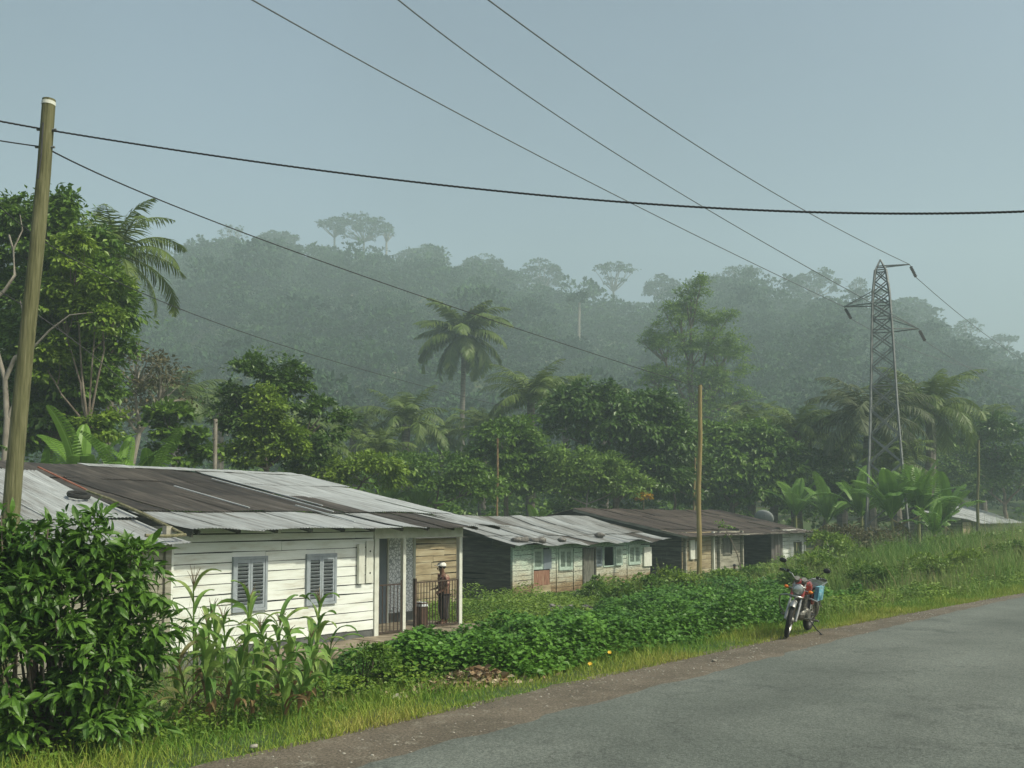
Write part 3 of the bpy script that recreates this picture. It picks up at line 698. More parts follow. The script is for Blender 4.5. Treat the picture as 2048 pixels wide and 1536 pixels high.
MB().span((X2(1284), -.10, Z2(1290, 1132)), (X2(1299), -.03, Z2(1290, 1094))).build('meter_board', M['white_trim'], h2)
for px in (1064, 1112, 1146, 1253): MB().span((X2(px) - .03, -.05, .0), (X2(px) + .03, -.0, 1.9)).build('batten', M['mint_plank'], h2)
MB().span((0 - .05, -.045, 0), (.06, .05, 1.9)).build('batten', M['mint_plank'], h2)
r2 = MB(); roof_plane(r2, -.45, L2 + .85, -.55, 1.97, 3.9, 3.05, lambda u, k, r: r.uniform(.58, .80) if r.random() > .12 else r.uniform(.3, .45), nrow=3, sag=.07, ragged=.22, curl=.12, sagx=.05)
roof_plane(r2, -.4, L2 + .8, 8.2, 2.0, 3.92, 3.06, lambda u, k, r: r.uniform(.4, .7), nrow=2)
r2.build('roof', M['roof'], h2)
for _x in (-.4, L2 + .8): MB().beam((_x, -.4, 1.9), (_x, 3.9, 2.95), .04, .1).build('barge_board', M['dark_plank'], h2)
def rock(name, loc, r_, label, group, seed, cat='stone', flat=.6, m='stone'):
    o = MB().ell((0, 0, 0), (r_ * 1.25, r_, r_ * flat), 12, 8, noise=.16, seed=seed).build(name, M[m], smooth=True); o.location = loc
    o.rotation_euler = (0, 0, seed * 1.3); return tag(o, label, cat, group)
rpos = [(1044, .35, 'dark stone on the mint hut roof edge, leftmost of its row'), (1056, .3, 'second dark stone from the left on the mint hut roof edge'), (1073, .25, 'dark stone on the mint hut roof edge above the open louvred door'),
        (1087, .22, 'dark stone on the mint hut roof edge between louvred door and closed shutter'), (1130, .24, 'lone dark stone on roof edge above the first closed mint shutter'), (1228, .8, 'dark stone higher up on the right part of the mint hut roof')]
for k, (px, up_, lab) in enumerate(rpos):
    xx = on_plane(px, Q2 - .4)[0]; yy = -.5 + up_; p = sq(xx, Q2 + yy)
    u_ = (xx - S2 + .45) / (L2 + 1.3)
    rock('stone', (p[0], p[1], G2 + 1.97 + (yy + .55) * .243 + .09 - .05 * math.sin(math.pi * u_)), .16 + .04 * (k % 2), lab, 'stones holding down the mint hut roof', k)

# plank shed glimpsed through the porch, between the two houses
hb = house_root('plank_outhouse', 25.2, 22.6, -.95, 'tan weathered plank outhouse seen through the porch of the white house', 'outhouse')
wl = MB(); planks(wl, -1.3, 2.2, .0, 2.25, .2, wav=.015); wl.build('wall', M['tan_plank'], hb)
wl = MB(); roof_plane(wl, -1.5, 2.4, -.3, 2.25, 3.2, 2.5, lambda u, k, r: r.uniform(.2, .5), nrow=2); wl.build('roof', M['roof'], hb)
wl = MB(); planks(wl, 0, 3, 0, 2.2, .2, T=Tr(2.2, .03, 0, math.pi / 2)); wl.build('side_wall', M['dark_plank'], hb)

# ------------------------------------------------------------------ house 3: dark roof behind the pole
S3, Q3, G3 = on_plane(1363, 22.0)[0], 22.0, -1.0
h3 = house_root('dark_roofed_house', S3, Q3, G3, 'long weathered plank house with dark rusty roof and dark open bay behind the wooden pole', 'house')
X3 = lambda px: lx(px, Q3, S3)
Z3 = lambda px, py: zat(px, py, on_plane(px, Q3)[1]) - G3
L3 = X3(1607)
wl = MB(); planks(wl, 0, X3(1422), 0, 2.3, .22); tag(wl.build('wall', M['tan_plank'], h3), 'cream plank wall section')
wl = MB(); wx = (X3(1445), X3(1461), Z3(1453, 1108), Z3(1453, 1078)); planks(wl, X3(1424), X3(1479), 0, 2.3, .22, holes=[wx]); wl.build('wall', M['grey_plank'], h3)
MB().span((wx[0] - .05, -.05, wx[2] - .05), (wx[0], .0, wx[3] + .05)).span((wx[1], -.05, wx[2] - .05), (wx[1] + .05, .0, wx[3] + .05)).span((wx[0], -.05, wx[3]), (wx[1], .0, wx[3] + .05)).span((wx[0], -.05, wx[2] - .05), (wx[1], .0, wx[2])).build('window', M['old_door'], h3)
MB().span((wx[0], .02, wx[2]), (wx[1], .04, wx[3])).build('shutter', M['old_door'], h3)
for px in (1366, 1422, 1434, 1480): MB().span((X3(px) - .06, -.16, 0), (X3(px) + .06, -.035, 2.3)).build('post', M['grey_plank'] if px != 1422 else M['white_trim'], h3)
MB().span((X3(1376), -.12, Z3(1382, 1118)), (X3(1385), -.035, Z3(1382, 1080))).span((X3(1388), -.12, Z3(1390, 1118)), (X3(1396), -.035, Z3(1390, 1082))).build('meter_board', M['white_trim'], h3)
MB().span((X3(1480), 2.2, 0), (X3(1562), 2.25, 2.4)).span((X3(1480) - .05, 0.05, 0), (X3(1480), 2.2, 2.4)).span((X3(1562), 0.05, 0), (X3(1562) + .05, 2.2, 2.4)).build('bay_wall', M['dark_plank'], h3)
iw = MB(); xs2 = np.linspace(X3(1540), X3(1562), 60); V = []
for z_ in (0, 2.3): V.append(np.stack([xs2, -.05 + .02 * np.sin(xs2 / .09 * 6.283), np.full(60, z_)], 1))
V = np.concatenate(V); k = np.arange(59); iw.add(V, np.stack([k, k + 1, k + 61, k + 60], 1)); iw.build('iron_sheet_wall', M['iron_wall'], h3)
wl = MB(); wx = (X3(1586), X3(1601), Z3(1592, 1114), Z3(1592, 1085)); planks(wl, X3(1563), L3, 0, 2.3, .22, holes=[wx]); wl.build('wall', M['white_plank'], h3)
wb = MB()
for k in range(5): wb.span((wx[0] + (wx[1] - wx[0]) * k / 4 - .02, -.04, wx[2]), (wx[0] + (wx[1] - wx[0]) * k / 4 + .02, -.0, wx[3]))
wb.span((wx[0] - .02, -.05, wx[3]), (wx[1] + .02, 0, wx[3] + .05)).span((wx[0] - .02, -.05, wx[2] - .05), (wx[1] + .02, 0, wx[2])); wb.build('barred_window', M['old_door'], h3)
MB().span((wx[0] - .3, .6, .4), (wx[1] + .2, .62, 2.2)).build('inner_shade_sheet', M['dark'], h3)  # near-black sheet paints the shade behind the window bars
MB().span((L3 - .06, -.09, 0), (L3 + .06, .03, 2.3)).build('corner_post', M['white_trim'], h3)
wl = MB(); planks(wl, -10, 0, .0, 2.3, .22, T=Tr(-.02, .03, 0, -math.pi / 2), wav=.02)
wl.add([(-.02, .03, 2.3), (-.02, 11, 2.3), (-.02, 5.6, 3.35), (.03, .03, 2.3), (.03, 11, 2.3), (.03, 5.6, 3.35)], [(0, 1, 2), (3, 5, 4)], .3)
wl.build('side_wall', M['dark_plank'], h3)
def col3(u, k, r):
    if u > .86 and k == 0: return r.uniform(.5, .7)
    return r.choice([.08, .16, .22, .28, .34]) + r.uniform(0, .07)
r3 = MB(); roof_plane(r3, -.75, L3 + .35, -.75, 2.14, 5.7, 3.46, col3, nrow=4, sag=.05, ragged=.15, sagx=.05)
roof_plane(r3, -.7, L3 + .3, 11.6, 2.2, 5.72, 3.47, lambda u, k, r: r.uniform(.1, .4), nrow=2)
r3.build('roof', M['roof_rusty'], h3)
MB().beam((-.74, -.7, 2.07), (-.74, 5.7, 3.38), .04, .12).build('barge_board', M['grey_plank'], h3)
MB().beam((-.6, -.6, 2.1), (L3 + .3, -.6, 2.12), .05, .09).build('eave_beam', M['grey_plank'], h3)
# satellite dish on its right end
dp = U(1527, 1040, on_plane(1527, Q3 + 3.2)[1]); dz = Hf(dp.x, dp.y)
dish = empty('satellite_dish', (dp.x, dp.y, dp.z), 0, 'weathered grey satellite dish standing behind the right end of the dark roof', 'satellite dish')
dm = MB(); prof = [(r_, .25 * (r_ / .62) ** 2) for r_ in np.linspace(.01, .62, 7)]; prof += [(r_ + .003, .25 * (r_ / .62) ** 2 - .02) for r_ in np.linspace(.62, .01, 7)]
dm.M = Matrix.Rotation(R(-50), 4, 'X') @ Matrix.Rotation(R(20), 4, 'Y'); dm.lathe(prof, seg=24); dm.M = None; dm.build('reflector', M['dish'], dish, smooth=True)
MB().tube([(0, 0, -.9), (0, .05, .0)], .03, 8).build('mast', M['steel'], dish)
MB().tube([(0, -.05, -.45), (-.05, -.42, .3)], .012, 6).box((-.05, -.42, .32), (.07, .1, .07)).build('receiver_arm', M['steel'], dish)

# ------------------------------------------------------------------ house 4: pale roof far right
S4, Q4 = to_sq(*U(1945, 1035, 74).xy)
h4 = house_root('pale_roofed_house', S4, Q4, -.6, 'distant low house with pale grey roof half hidden by plants at the right edge', 'house')
wl = MB(); planks(wl, 0, 16, 0, 2.3, .25); planks(wl, -5, 0, 0, 2.4, .25, T=Tr(-.02, .03, 0, -math.pi / 2)); wl.build('wall', M['grey_plank'], h4)
r4 = MB(); roof_plane(r4, -.5, 16.5, -.8, 2.15, 3.6, 3.55, lambda u, k, r: r.uniform(.75, .95), nrow=2, sag=.03)
roof_plane(r4, -.5, 16.5, 7.4, 2.3, 3.6, 3.56, lambda u, k, r: r.uniform(.5, .8), nrow=1); r4.build('roof', M['roof'], h4)
ann = MB(); planks(ann, -3.2, -.6, .2, 2.3, .3, wav=.02); tag(ann.build('lean_to_wall', M['tan_plank'], h4), 'rusty pinkish lean-to wall')
an = MB(); roof_plane(an, -3.6, -.5, -.6, 2.45, 3.0, 3.1, lambda u, k, r: r.uniform(.8, .95), nrow=1); an.build('lean_to_roof', M['roof'], h4)
# ------------------------------------------------------------------ poles
def pole(base, top, r0, r1, m, label, name='utility_pole', group=None, cat='pole', extra=None):
    b = Vector(base); t = Vector(top)
    o = empty(name, b, 0, label, cat, group)
    n = 9; pts = [(t - b) * (k / (n - 1)) + Vector((.03 * math.sin(k * 1.3), .03 * math.cos(k * 1.7), 0)) * (0 < k < n - 1) * (r0 / .13) for k in range(n)]
    MB().tube(pts, np.linspace(r0, r1, n), 16).build('shaft', m, o, smooth=False)
    return o, t - b
bq = U(-8, 1280, 14.3); bq.z = Hf(bq.x, bq.y); tq = U(98, 199, 14.6)
P1, v1 = pole(bq, tq, .132, .094, M['pole'], 'tall leaning mossy wooden utility pole at the left edge beside the grey shed roof')
MB().tube([v1 * .990, v1 * .996], .099, 16).build('cap_band', M['white_trim'], P1)
fw = (v1.normalized())
for k, f in enumerate((.948, .918)): MB().tube([v1 * f - Vector((.14, 0, 0)), v1 * f + Vector((.15, 0, 0))], .018, 6).build('hook', M['steel'], P1)
MB().tube([v1 * .955 + Vector((0, -.115, 0)), v1 * .90 + Vector((.02, -.12, 0)), v1 * .86 + Vector((.0, -.12, 0))], .012, 6).build('cable_clamp', M['wire'], P1)
b2 = U(1397, 1150, 42); b2.z = Hf(b2.x, b2.y); t2 = U(1400, 770, 42)
P2, v2 = pole(b2, t2, .11, .085, M['pole_yellow'], 'straight yellowish wooden utility pole standing in front of the dark roofed house')
MB().box(v2 * .985, (.3, .05, .05)).build('insulator_bracket', M['steel'], P2)
b3 = U(1388, 1150, 68); b3.z = Hf(b3.x, b3.y); t3 = U(1390, 862, 68)
P3, v3 = pole(b3, t3, .10, .07, M['pole_yellow'], 'shorter thin pole directly behind the yellowish pole at the dark roofed house')
b4 = U(1954, 1080, 68); b4.z = Hf(b4.x, b4.y); t4 = U(1957, 880, 68)
P4, v4 = pole(b4, t4, .11, .08, M['pole'], 'distant wooden utility pole in front of the pale roof at the right')
b5 = U(994, 1050, 56); b5.z = Hf(b5.x, b5.y); t5 = U(995, 876, 56)
pole(b5, t5, .07, .055, mat('rusty_pole', [(.10, .06, .03), (.30, .20, .10)], nscale=6, namt=1, rough=.9), 'thin rusty brown pole among trees behind the mint hut roof', name='thin_pole')
# dead palm stem with stubs
b6 = U(430, 990, 35); b6.z = Hf(b6.x, b6.y); t6 = U(431, 838, 35)
ds = empty('dead_trunk', b6, 0, 'dead straight trunk with leaf stubs rising behind the dark roof of the white house', 'dead tree')
hh = (t6 - b6); m_ = MB().tube([(0, 0, 0), hh * .5, hh], [.09, .075, .07], 9)
m_.build('trunk', M['bark_pale'], ds); m_ = MB()
for k in range(60):
    z_ = 1.5 + (hh.z - 1.55) * rng.random(); a = rng.random() * 6.28; p = hh * (z_ / hh.z)
    m_.tube([p, p + Vector((math.cos(a) * .12, math.sin(a) * .12, .06))], [.025, .012], 5)
m_.build('leaf_stubs', M['bark'], ds)

# ------------------------------------------------------------------ lattice pylon
pb_ = U(1774, 1035, 60); PX, PY = pb_.x, pb_.y; PZ = Hf(PX, PY)
PR = R(-21)
py = empty('lattice_pylon', (PX, PY, PZ), PR, 'tall grey steel lattice pylon with three arms standing above banana plants', 'pylon')
zt = EYE + 523 * .03 - PZ
lev = [0, 2.0, 4.0, 5.8, 7.5, 9.1, 10.5, 11.8, 12.9, 13.9, 14.8, 15.6, 16.35, 17.05, 17.75]
def pw(z):
    return np.interp(z, [0, 4, 8.4, 13.9, 16, zt - .7, zt], [2.6, 2.05, 1.55, 1.15, .95, .62, .08])
lg = []
def crn(z, k):
    w_ = pw(z) / 2; return Vector(((-1, 1, 1, -1)[k] * w_, (-1, -1, 1, 1)[k] * w_, z))
lev = [l * (zt - .7) / 17.75 for l in lev]
for k in range(4):
    m_ = MB()
    for a, b in zip(lev[:-1], lev[1:]): m_.beam(crn(a, k), crn(b, k), .10, .10)
    m_.beam(crn(lev[-1], k), Vector((0, 0, zt)), .06, .06)
    m_.build('leg', M['steel'], py)
br = MB()
for i_, (a, b) in enumerate(zip(lev[:-1], lev[1:])):
    for k in range(4):
        k2 = (k + 1) % 4
        br.beam(crn(a, k), crn(b, k2), .065, .065); br.beam(crn(a, k2), crn(b, k), .065, .065)
        if i_ in (2, 6, 10): br.beam(crn(a, k), crn(a, k2), .06, .06)
for k in range(4): br.beam(crn(lev[-1], k), crn(lev[-1], (k + 1) % 4), .07, .07)
br.build('bracing', M['steel'], py)
def arm(z, side, L, strut):
    m_ = MB(); w_ = pw(z) / 2; tip = Vector((side * L, 0, z))
    for sy in (-1, 1):
        m_.beam((side * w_, sy * w_, z), tip, .06, .06); m_.beam((-side * w_, sy * w_, z), (side * w_, sy * w_, z), .06, .06)
        if strut: m_.beam((side * pw(z + strut) / 2, sy * w_, z + strut), tip, .045, .045)
    for f in (.4, .7): m_.beam(Vector((side * w_, -w_, z)).lerp(tip, f), Vector((side * w_, w_, z)).lerp(tip, f), .04, .04)
    m_.build('arm', M['steel'], py)
    return tip
py_m = Matrix.Translation((PX, PY, PZ)) @ Matrix.Rotation(PR, 4, 'Z')
tipU = arm(zt - .45, 1, 1.65, 0); tipL = arm(zt - 2.75, -1, 2.15, .75); tipR = arm(zt - 4.4, 1, 2.05, .75)
FAR = Vector((.685, .73, 0)); NEAR = Vector((-.63, -.775, 0))
rotI = Matrix.Rotation(-PR, 3, 'Z')
ends = {}
for nm, tp in (('U', tipU), ('L', tipL), ('R', tipR)):
    for dname, D in (('far', FAR), ('near', NEAR)):
        dl = rotI @ D; m_ = MB(); e = tp + dl * .95 + Vector((0, 0, -.62 if dname == 'far' else -.12))
        if dname == 'near' and nm != 'R': ends[nm + 'near'] = py_m @ tp; continue
        if dname == 'near': ends[nm + 'near'] = py_m @ (tp + Vector((0, 0, .0))); continue
        m_.tube([tp, e], .02, 6)
        for f in np.linspace(.25, .95, 7):
            p = tp.lerp(e, f); ax = (e - tp).normalized(); m_.tube([p - ax * .03, p + ax * .03], [.10, .04], 10)
        m_.build('insulator_string', M['insulator'], py); ends[nm + dname] = py_m @ e
# conductors: quadratic through three world points
def wire(p, tm, r_, name, label, cat, group=None, m='wire', t0=0., t1=1., n=60, twist=0):
    a, b, c = [np.array(v) for v in p]
    T = np.linspace(t0, t1, n)[:, None]
    L0 = (T - tm) * (T - 1) / ((0 - tm) * (0 - 1)); L1_ = T * (T - 1) / (tm * (tm - 1)); L2_ = T * (T - tm) / (1 - tm)
    pts = a * L0 + b * L1_ + c * L2_
    if twist:
        mb = MB()
        for ph in (0, 2.1, 4.2):
            ang = T[:, 0] * twist * 6.283 + ph
            q = pts + np.stack([0 * ang, np.cos(ang) * r_, np.sin(ang) * r_], 1); mb.tube(q, r_, 6)
    else: mb = MB().tube(pts, r_, 6)
    return tag(mb.build(name, M[m]), label, cat, group)
g_ = 'high voltage conductors of the pylon'
def pt(px, py, d): return U(px, py, d)
wire([ends['Unear'], pt(1590, 410, 45.2), pt(977, 0, 24)], .40, .02, 'power_line', 'near span of thin line from the upper right arm, rightmost at the top', 'power line', g_, 'wire_grey', t1=1.5)
wire([ends['Lnear'], pt(1250, 400, 42), pt(505, 0, 24)], .47, .02, 'power_line', 'near span of thin line from the left arm, leftmost at the top', 'power line', g_, 'wire_grey', t1=1.5)
wire([ends['Rnear'], pt(1400, 410, 44), pt(797, 0, 24)], .44, .02, 'power_line', 'near span of thin line from the lower right arm, middle at the top', 'power line', g_, 'wire_grey', t1=1.5)
fl = {'U': (2000, 690), 'L': (1860, 712), 'R': (1990, 762)}
for k, lab in (('U', 'far span of line running down from the upper right arm to the right'), ('L', 'far span of line from the left arm passing behind the pylon'), ('R', 'far span of line running down from the lower right arm to the right')):
    e = ends[k + 'far']; px, y_ = fl[k]; p2 = U(px, y_, 76 if k != 'L' else 74); mid = (e + p2) / 2 + Vector((0, 0, -.15))
    wire([e, mid, p2], .5, .02, 'power_line', lab, 'power line', g_, 'wire_grey', t1=2.2)
A1 = P1.location + v1 * .948; A2 = P1.location + v1 * .918
wire([A1, pt(1100, 392, 13), pt(2048, 423, 11)], .5, .0075, 'bundled_cable', 'thick twisted black cable from the leaning pole across the whole sky to the right', 'cable', None, 'wire', t1=1.9, n=700, twist=60)
wire([A1, A1 + Vector((-1.2, -.3, .14)), A1 + Vector((-2.6, -.6, .36))], .5, .0075, 'bundled_cable', 'thick twisted black cable leaving the leaning pole to the left', 'cable', None, 'wire', n=120, twist=10)
wire([A2, pt(900, 612, 30), P2.location + v2 * .985], .62, .0125, 'overhead_wire', 'single wire from the leaning pole down to the top of the yellowish pole', 'wire', None, 'wire', n=60)
wire([A2, A2 + Vector((-1.2, -.3, .1)), A2 + Vector((-2.6, -.6, .3))], .5, .010, 'overhead_wire', 'thin wire leaving the leaning pole to the left edge below the thick cable', 'wire', None, 'wire', n=12)
wire([U(-60, 335, 17), pt(620, 708, 40), pt(1180, 852, 67)], .55, .0125, 'overhead_wire', 'lower wire passing behind the leaning pole and falling towards the short thin pole', 'wire', None, 'wire', n=60, t1=1.12)
wire([U(-40, 560, 26), pt(215, 735, 27), pt(310, 822, 28)], .7, .012, 'overhead_wire', 'short low wire coming out of the big left tree down to the right', 'wire', None, 'wire', n=20)

# ------------------------------------------------------------------ plants: builders
def frond(mb, r, az, el, L, lw, n=34, bend=1.3, var=.5, sway=0, base=(0, 0, 0), T=T_P, droop=.5, wid=.045, start=.12):
    t = np.linspace(0, 1, 16); ang = el - bend * t ** 1.4
    dr = np.cos(ang) * L / 15; dz = np.sin(ang) * L / 15
    rr_ = np.concatenate([[0], np.cumsum(dr[:-1])]); zz = np.concatenate([[0], np.cumsum(dz[:-1])])
    a = az + sway * t
    P = np.stack([rr_ * np.cos(a), rr_ * np.sin(a), zz], 1) + np.array(base)
    mb.tube(P, np.linspace(.035, .006, 16) * L / 3, 4, var=.75, cap=False)
    tt = np.linspace(start, .985, n); Pp = np.stack([np.interp(tt, t, P[:, i]) for i in range(3)], 1)
    G = np.gradient(P, axis=0); Tn = unit(np.stack([np.interp(tt, t, G[:, i]) for i in range(3)], 1))
    side = unit(np.cross(Tn, UP)); nrm = np.cross(side, Tn)
    ll = lw * (np.sin(np.pi * np.clip(tt * .86 + .14, 0, 1)) ** .6) 
    for sg in (-1, 1):
        A = unit(side * sg + Tn * (.45 + .5 * tt[:, None]) - UP * droop * r.uniform(.5, 1.4, (n, 1)) + r.normal(size=(n, 3)) * .08 + nrm * .15)
        N = unit(nrm + r.normal(size=(n, 3)) * .2)
        mb.cards(T, Pp, A, N, ll * r.uniform(.85, 1.1, n), np.clip(var + r.normal(size=n) * .12, 0, 1), wide=np.full(n, wid))
def palm(px, pyc, d, base_py, L, label, nf=26, mt='palm', seed=0, lw=.75, name='palm_tree', cat='palm', group=None, trunk_r=.16, dead=4, lean=0, n=34, wid=.05, pybase=None, els=(-.5, 1.35)):
    r = np.random.default_rng(seed + 100)
    c = U(px, pyc, d); bx = U(px + lean, pyc, d); zb = Hf(bx.x, bx.y)
    o = empty(name, (bx.x, bx.y, zb), 0, label, cat, group)
    top = Vector((c.x - bx.x, 0, c.z - zb))
    nn = 8; pts = [top * (k / (nn - 1)) + Vector((.08 * math.sin(k * 1.1 + seed), .0, 0)) for k in range(nn)]
    pts[-1] = top
    MB().tube(pts, np.linspace(trunk_r * 1.3, trunk_r, nn), 9).build('trunk', M['palm_bark'], o)
    mb = MB()
    for k in range(nf):
        f = k / nf; el = els[1] - (els[1] - els[0]) * f + r.normal() * .08; az = k * 2.399 + r.normal() * .15
        frond(mb, r, az, el, L * r.uniform(.85, 1.1) * (1 if f > .12 else .8), lw * L / 3.2, n=n, bend=1.1 + .5 * r.random() + .3 * f, var=.62 - .3 * f, sway=r.normal() * .25, base=tuple(top), droop=.5 + .4 * f, wid=wid * L / 3.2)
    mb.build('crown', M[mt], o)
    if dead:
        mb = MB()
        for k in range(dead): frond(mb, r, r.random() * 6.28, -.6, L * .8, lw * .6 * L / 3.2, n=n // 2, bend=.9, var=.4, base=tuple(top), droop=1.0, wid=wid * L / 3.2)
        mb.build('dead_fronds', M['palm_brown'], o)
    return o
def tree(px, d, ztop_py, parts, label, mt='leaf_mid', seed=0, ncl=120, rcl=.5, nlf=60, size=.16, T=T_R, name='broadleaf_tree', cat='tree', group=None, trunk_r=.16, zb_py=None, bark='bark', limbs=7, inner=.5, flat=.7, down=.35, zbase=None):
    """parts: ellipsoids given by photo position and size (px, py, rx_px, rz_px, depth offset, ry in m)"""
    r = np.random.default_rng(seed + 500)
    b = U(px, 1035, d); zb = Hf(b.x, b.y) if zbase is None else zbase
    o = empty(name, (b.x, b.y, zb), 0, label, cat, group)
    E = []
    for (ex, ey, rx, rz, dd, ry) in parts:
        c = U(ex, ey, d + dd); k = (d + dd) / F
        E.append((c.x - b.x, c.y - b.y, c.z - zb, rx * k, ry, rz * k))
    base_ = list(E); E2 = list(E)
    for e in base_:      # uneven outline: small boughs pushed out of each mass
        for q in range(3):
            a = r.uniform(0, 6.28); w_ = r.uniform(.22, .42)
            E2.append((e[0] + math.cos(a) * e[3] * .95, e[1] + r.uniform(-.6, .6) * e[4], e[2] + abs(math.sin(a)) * e[5] * r.uniform(.4, 1.1), e[3] * w_, e[4] * w_, e[5] * w_ * 1.2))
    mb = MB(); C = crown(mb, E2, ncl, rcl, nlf, size, T, inner=inner, r=r, flat=flat, down=down); mb.build('crown', M[mt], o)
    tm = MB(); cz = np.array([e[:3] for e in E]); mid = np.array((np.mean(cz[:, 0]), np.mean(cz[:, 1]), 0)); low = min(e[2] - e[5] for e in E)
    fork = np.array((mid[0] * .5, mid[1] * .5, max(low + .15 * (E[0][2] - low), .35 * E[0][2])))
    limb(tm, (0, 0, -.1), fork, trunk_r, trunk_r * .75, n=6, seg=9, r=r, wob=.4)
    for e in E: limb(tm, fork, np.array(e[:3]), trunk_r * .6, trunk_r * .25, r=r, n=6)
    for k in r.choice(len(C), min(limbs * 2, len(C)), replace=False):
        j = np.argmin(np.linalg.norm(cz - C[k], axis=1)); limb(tm, cz[j] * .75 + fork * .25, C[k], trunk_r * .3, trunk_r * .06, r=r, n=5, seg=5)
    tm.build('trunk', M[bark], o)
    return o
def banana(loc, Hh, nl, label, seed, name='banana_plant', group=None, Lf=2.0, dead=2, mt='banana', torn=.5, cat='banana plant', az0=None, up=0):
    r = np.random.default_rng(seed + 900)
    o = empty(name, loc, 0, label, cat, group)
    hs_ = Hh * .5; lean = Vector((r.normal() * .1, r.normal() * .1, 0))
    MB().tube([(0, 0, -.1), tuple(lean * .5 + Vector((0, 0, hs_ * .5))), tuple(lean + Vector((0, 0, hs_)))], [.13, .11, .07], 10).build('stem', mat('banana_stem', [(.12, .13, .05), (.25, .26, .10)], rough=.6) if 'bstem' not in M else M['bstem'], o)
    mb = MB(); db = MB()
    for k in range(nl + dead):
        isd = k >= nl; f = k / max(nl - 1, 1)
        el = (1.50 - .62 * f + r.normal() * .07) if not isd else -.4
        az = (k * 2.399 + (1.57 if seed % 2 else -1.3) + .3 * math.sin(seed)) if az0 is None else az0 + (k - nl / 2) * 1.9 / nl * (1 if k % 2 else -1)
        L = Lf * r.uniform(.8, 1.1) * (.8 if k == 0 else 1); W = Lf * .15 * (1 if k else .7)
        bend = (.3 + 1.0 * f + r.random() * .35) if not isd else 1.0
        t = np.linspace(0, 1, 18); ang = el - bend * t ** 1.5; dr = np.cos(ang) * L / 17; dz = np.sin(ang) * L / 17
        rr_ = np.concatenate([[0], np.cumsum(dr[:-1])]); zz = np.concatenate([[0], np.cumsum(dz[:-1])])
        P = np.stack([rr_ * math.cos(az), rr_ * math.sin(az), zz], 1) + np.array(lean) + np.array((0, 0, hs_ - .15 + .12 * r.random()))
        tgt = db if isd else mb
        tgt.tube(P, np.linspace(.03, .006, 18) * Lf / 2, 5, var=1, cap=False)
        sd2 = np.array((-math.sin(az), math.cos(az), 0)); G = unit(np.gradient(P, axis=0)); nr = np.cross(G, sd2) 
        nr = nr * np.sign(nr[:, 2:3] + 1e-6)
        tornf = torn if k > 1 else .05
        v0 = .75 - .4 * f + r.normal() * .08
        n = 26; tt = np.linspace(.14, .99, n + 1)
        wd = W * np.sin(np.pi * np.clip((tt - .1) / .9, 0, 1)) ** .42
        for sg in (-1, 1):
            hang = 0
            for i_ in range(n):
                if r.random() < tornf * .6: hang = r.uniform(.0, 1.0) * tornf * (1.6 if isd else 1)
                pa = np.array([np.interp(tt[i_], t, P[:, j]) for j in range(3)]); pb2 = np.array([np.interp(tt[i_ + 1] - (.008 if hang else 0), t, P[:, j]) for j in range(3)])
                nn_ = np.array([np.interp(tt[i_], t, nr[:, j]) for j in range(3)]); gg = np.array([np.interp(tt[i_], t, G[:, j]) for j in range(3)])
                cup = .35
                o1 = (sd2 * sg + nn_ * cup - UP * hang * .9 + gg * .15); o1 /= np.linalg.norm(o1); o2 = (sd2 * sg - UP * (hang * 1.5 + .15) + gg * .2); o2 /= np.linalg.norm(o2)
                va, vb = wd[i_], wd[i_ + 1]
                V = [pa, pb2, pb2 + o1 * vb * .5, pa + o1 * va * .5, pb2 + o1 * vb * .5 + o2 * vb * .5, pa + o1 * va * .5 + o2 * va * .5]
                tgt.add(V, [(0, 1, 2, 3), (3, 2, 4, 5)], np.clip(v0 + r.normal() * .04, 0, 1))
    mb.build('leaves', M[mt], o)
    if dead: db.build('dead_leaves', M['drygrass'], o)
    return o
M['bstem'] = mat('banana_stem', [(.12, .13, .05), (.25, .26, .10)], rough=.6)
def at(px, py, d):
    p = U(px, py, d); return (p.x, p.y, Hf(p.x, p.y))
# ------------------------------------------------------------------ hillside forest
def crown_tpl(seed, n=840):
    r = np.random.default_rng(seed); mb = MB()
    ells = [(0, 0, 0, 1, 1, .72), (r.uniform(-.5, .5), r.uniform(-.5, .5), r.uniform(.1, .4), .6, .6, .5), (r.uniform(-.6, .6), r.uniform(-.6, .6), -.3, .55, .55, .5)]
    crown(mb, ells, 56, .22, n // 56, .125, T_W, inner=.6, r=r, flat=.6, down=.15)
    return np.concatenate(mb.V), np.concatenate(mb.F), np.concatenate(mb.A)
tpls = [crown_tpl(k) for k in range(7)]
r = np.random.default_rng(4)
fb = MB()
ylist = [112.0]
while ylist[-1] < 462: ylist.append(ylist[-1] + 6.5 + ylist[-1] * .010)
for yy in ylist:
    half = .60 * yy + 14
    for xx in np.arange(-half, half, 6.2 + yy * .011):
        x = xx + r.uniform(-3, 3); y = yy + r.uniform(-3, 3); z = Hf(x, y)
        V, Fc, A = tpls[r.integers(7)]
        R_ = r.uniform(3.0, 6.4) * (1 + .0016 * (y - 110)) * (1.35 if r.random() < .12 else 1); a = r.random() * 6.28; c, s = math.cos(a), math.sin(a)
        hh = r.uniform(.75, 1.5) * R_
        if y < 135: R_ *= .75; hh *= .75
        W = np.stack([(V[:, 0] * c - V[:, 1] * s) * R_ + x, (V[:, 0] * s + V[:, 1] * c) * R_ + y, V[:, 2] * hh * (1 if y < 400 else .8) + z + R_ * r.uniform(.5, 1.3)], 1)
        fb.add(W, Fc, np.clip(A * .6 + r.uniform(-.25, .5), 0, 1))
tag(fb.build('hillside_forest', M['forest']), 'dense hazy rainforest covering the hillside', 'forest', kind='stuff')

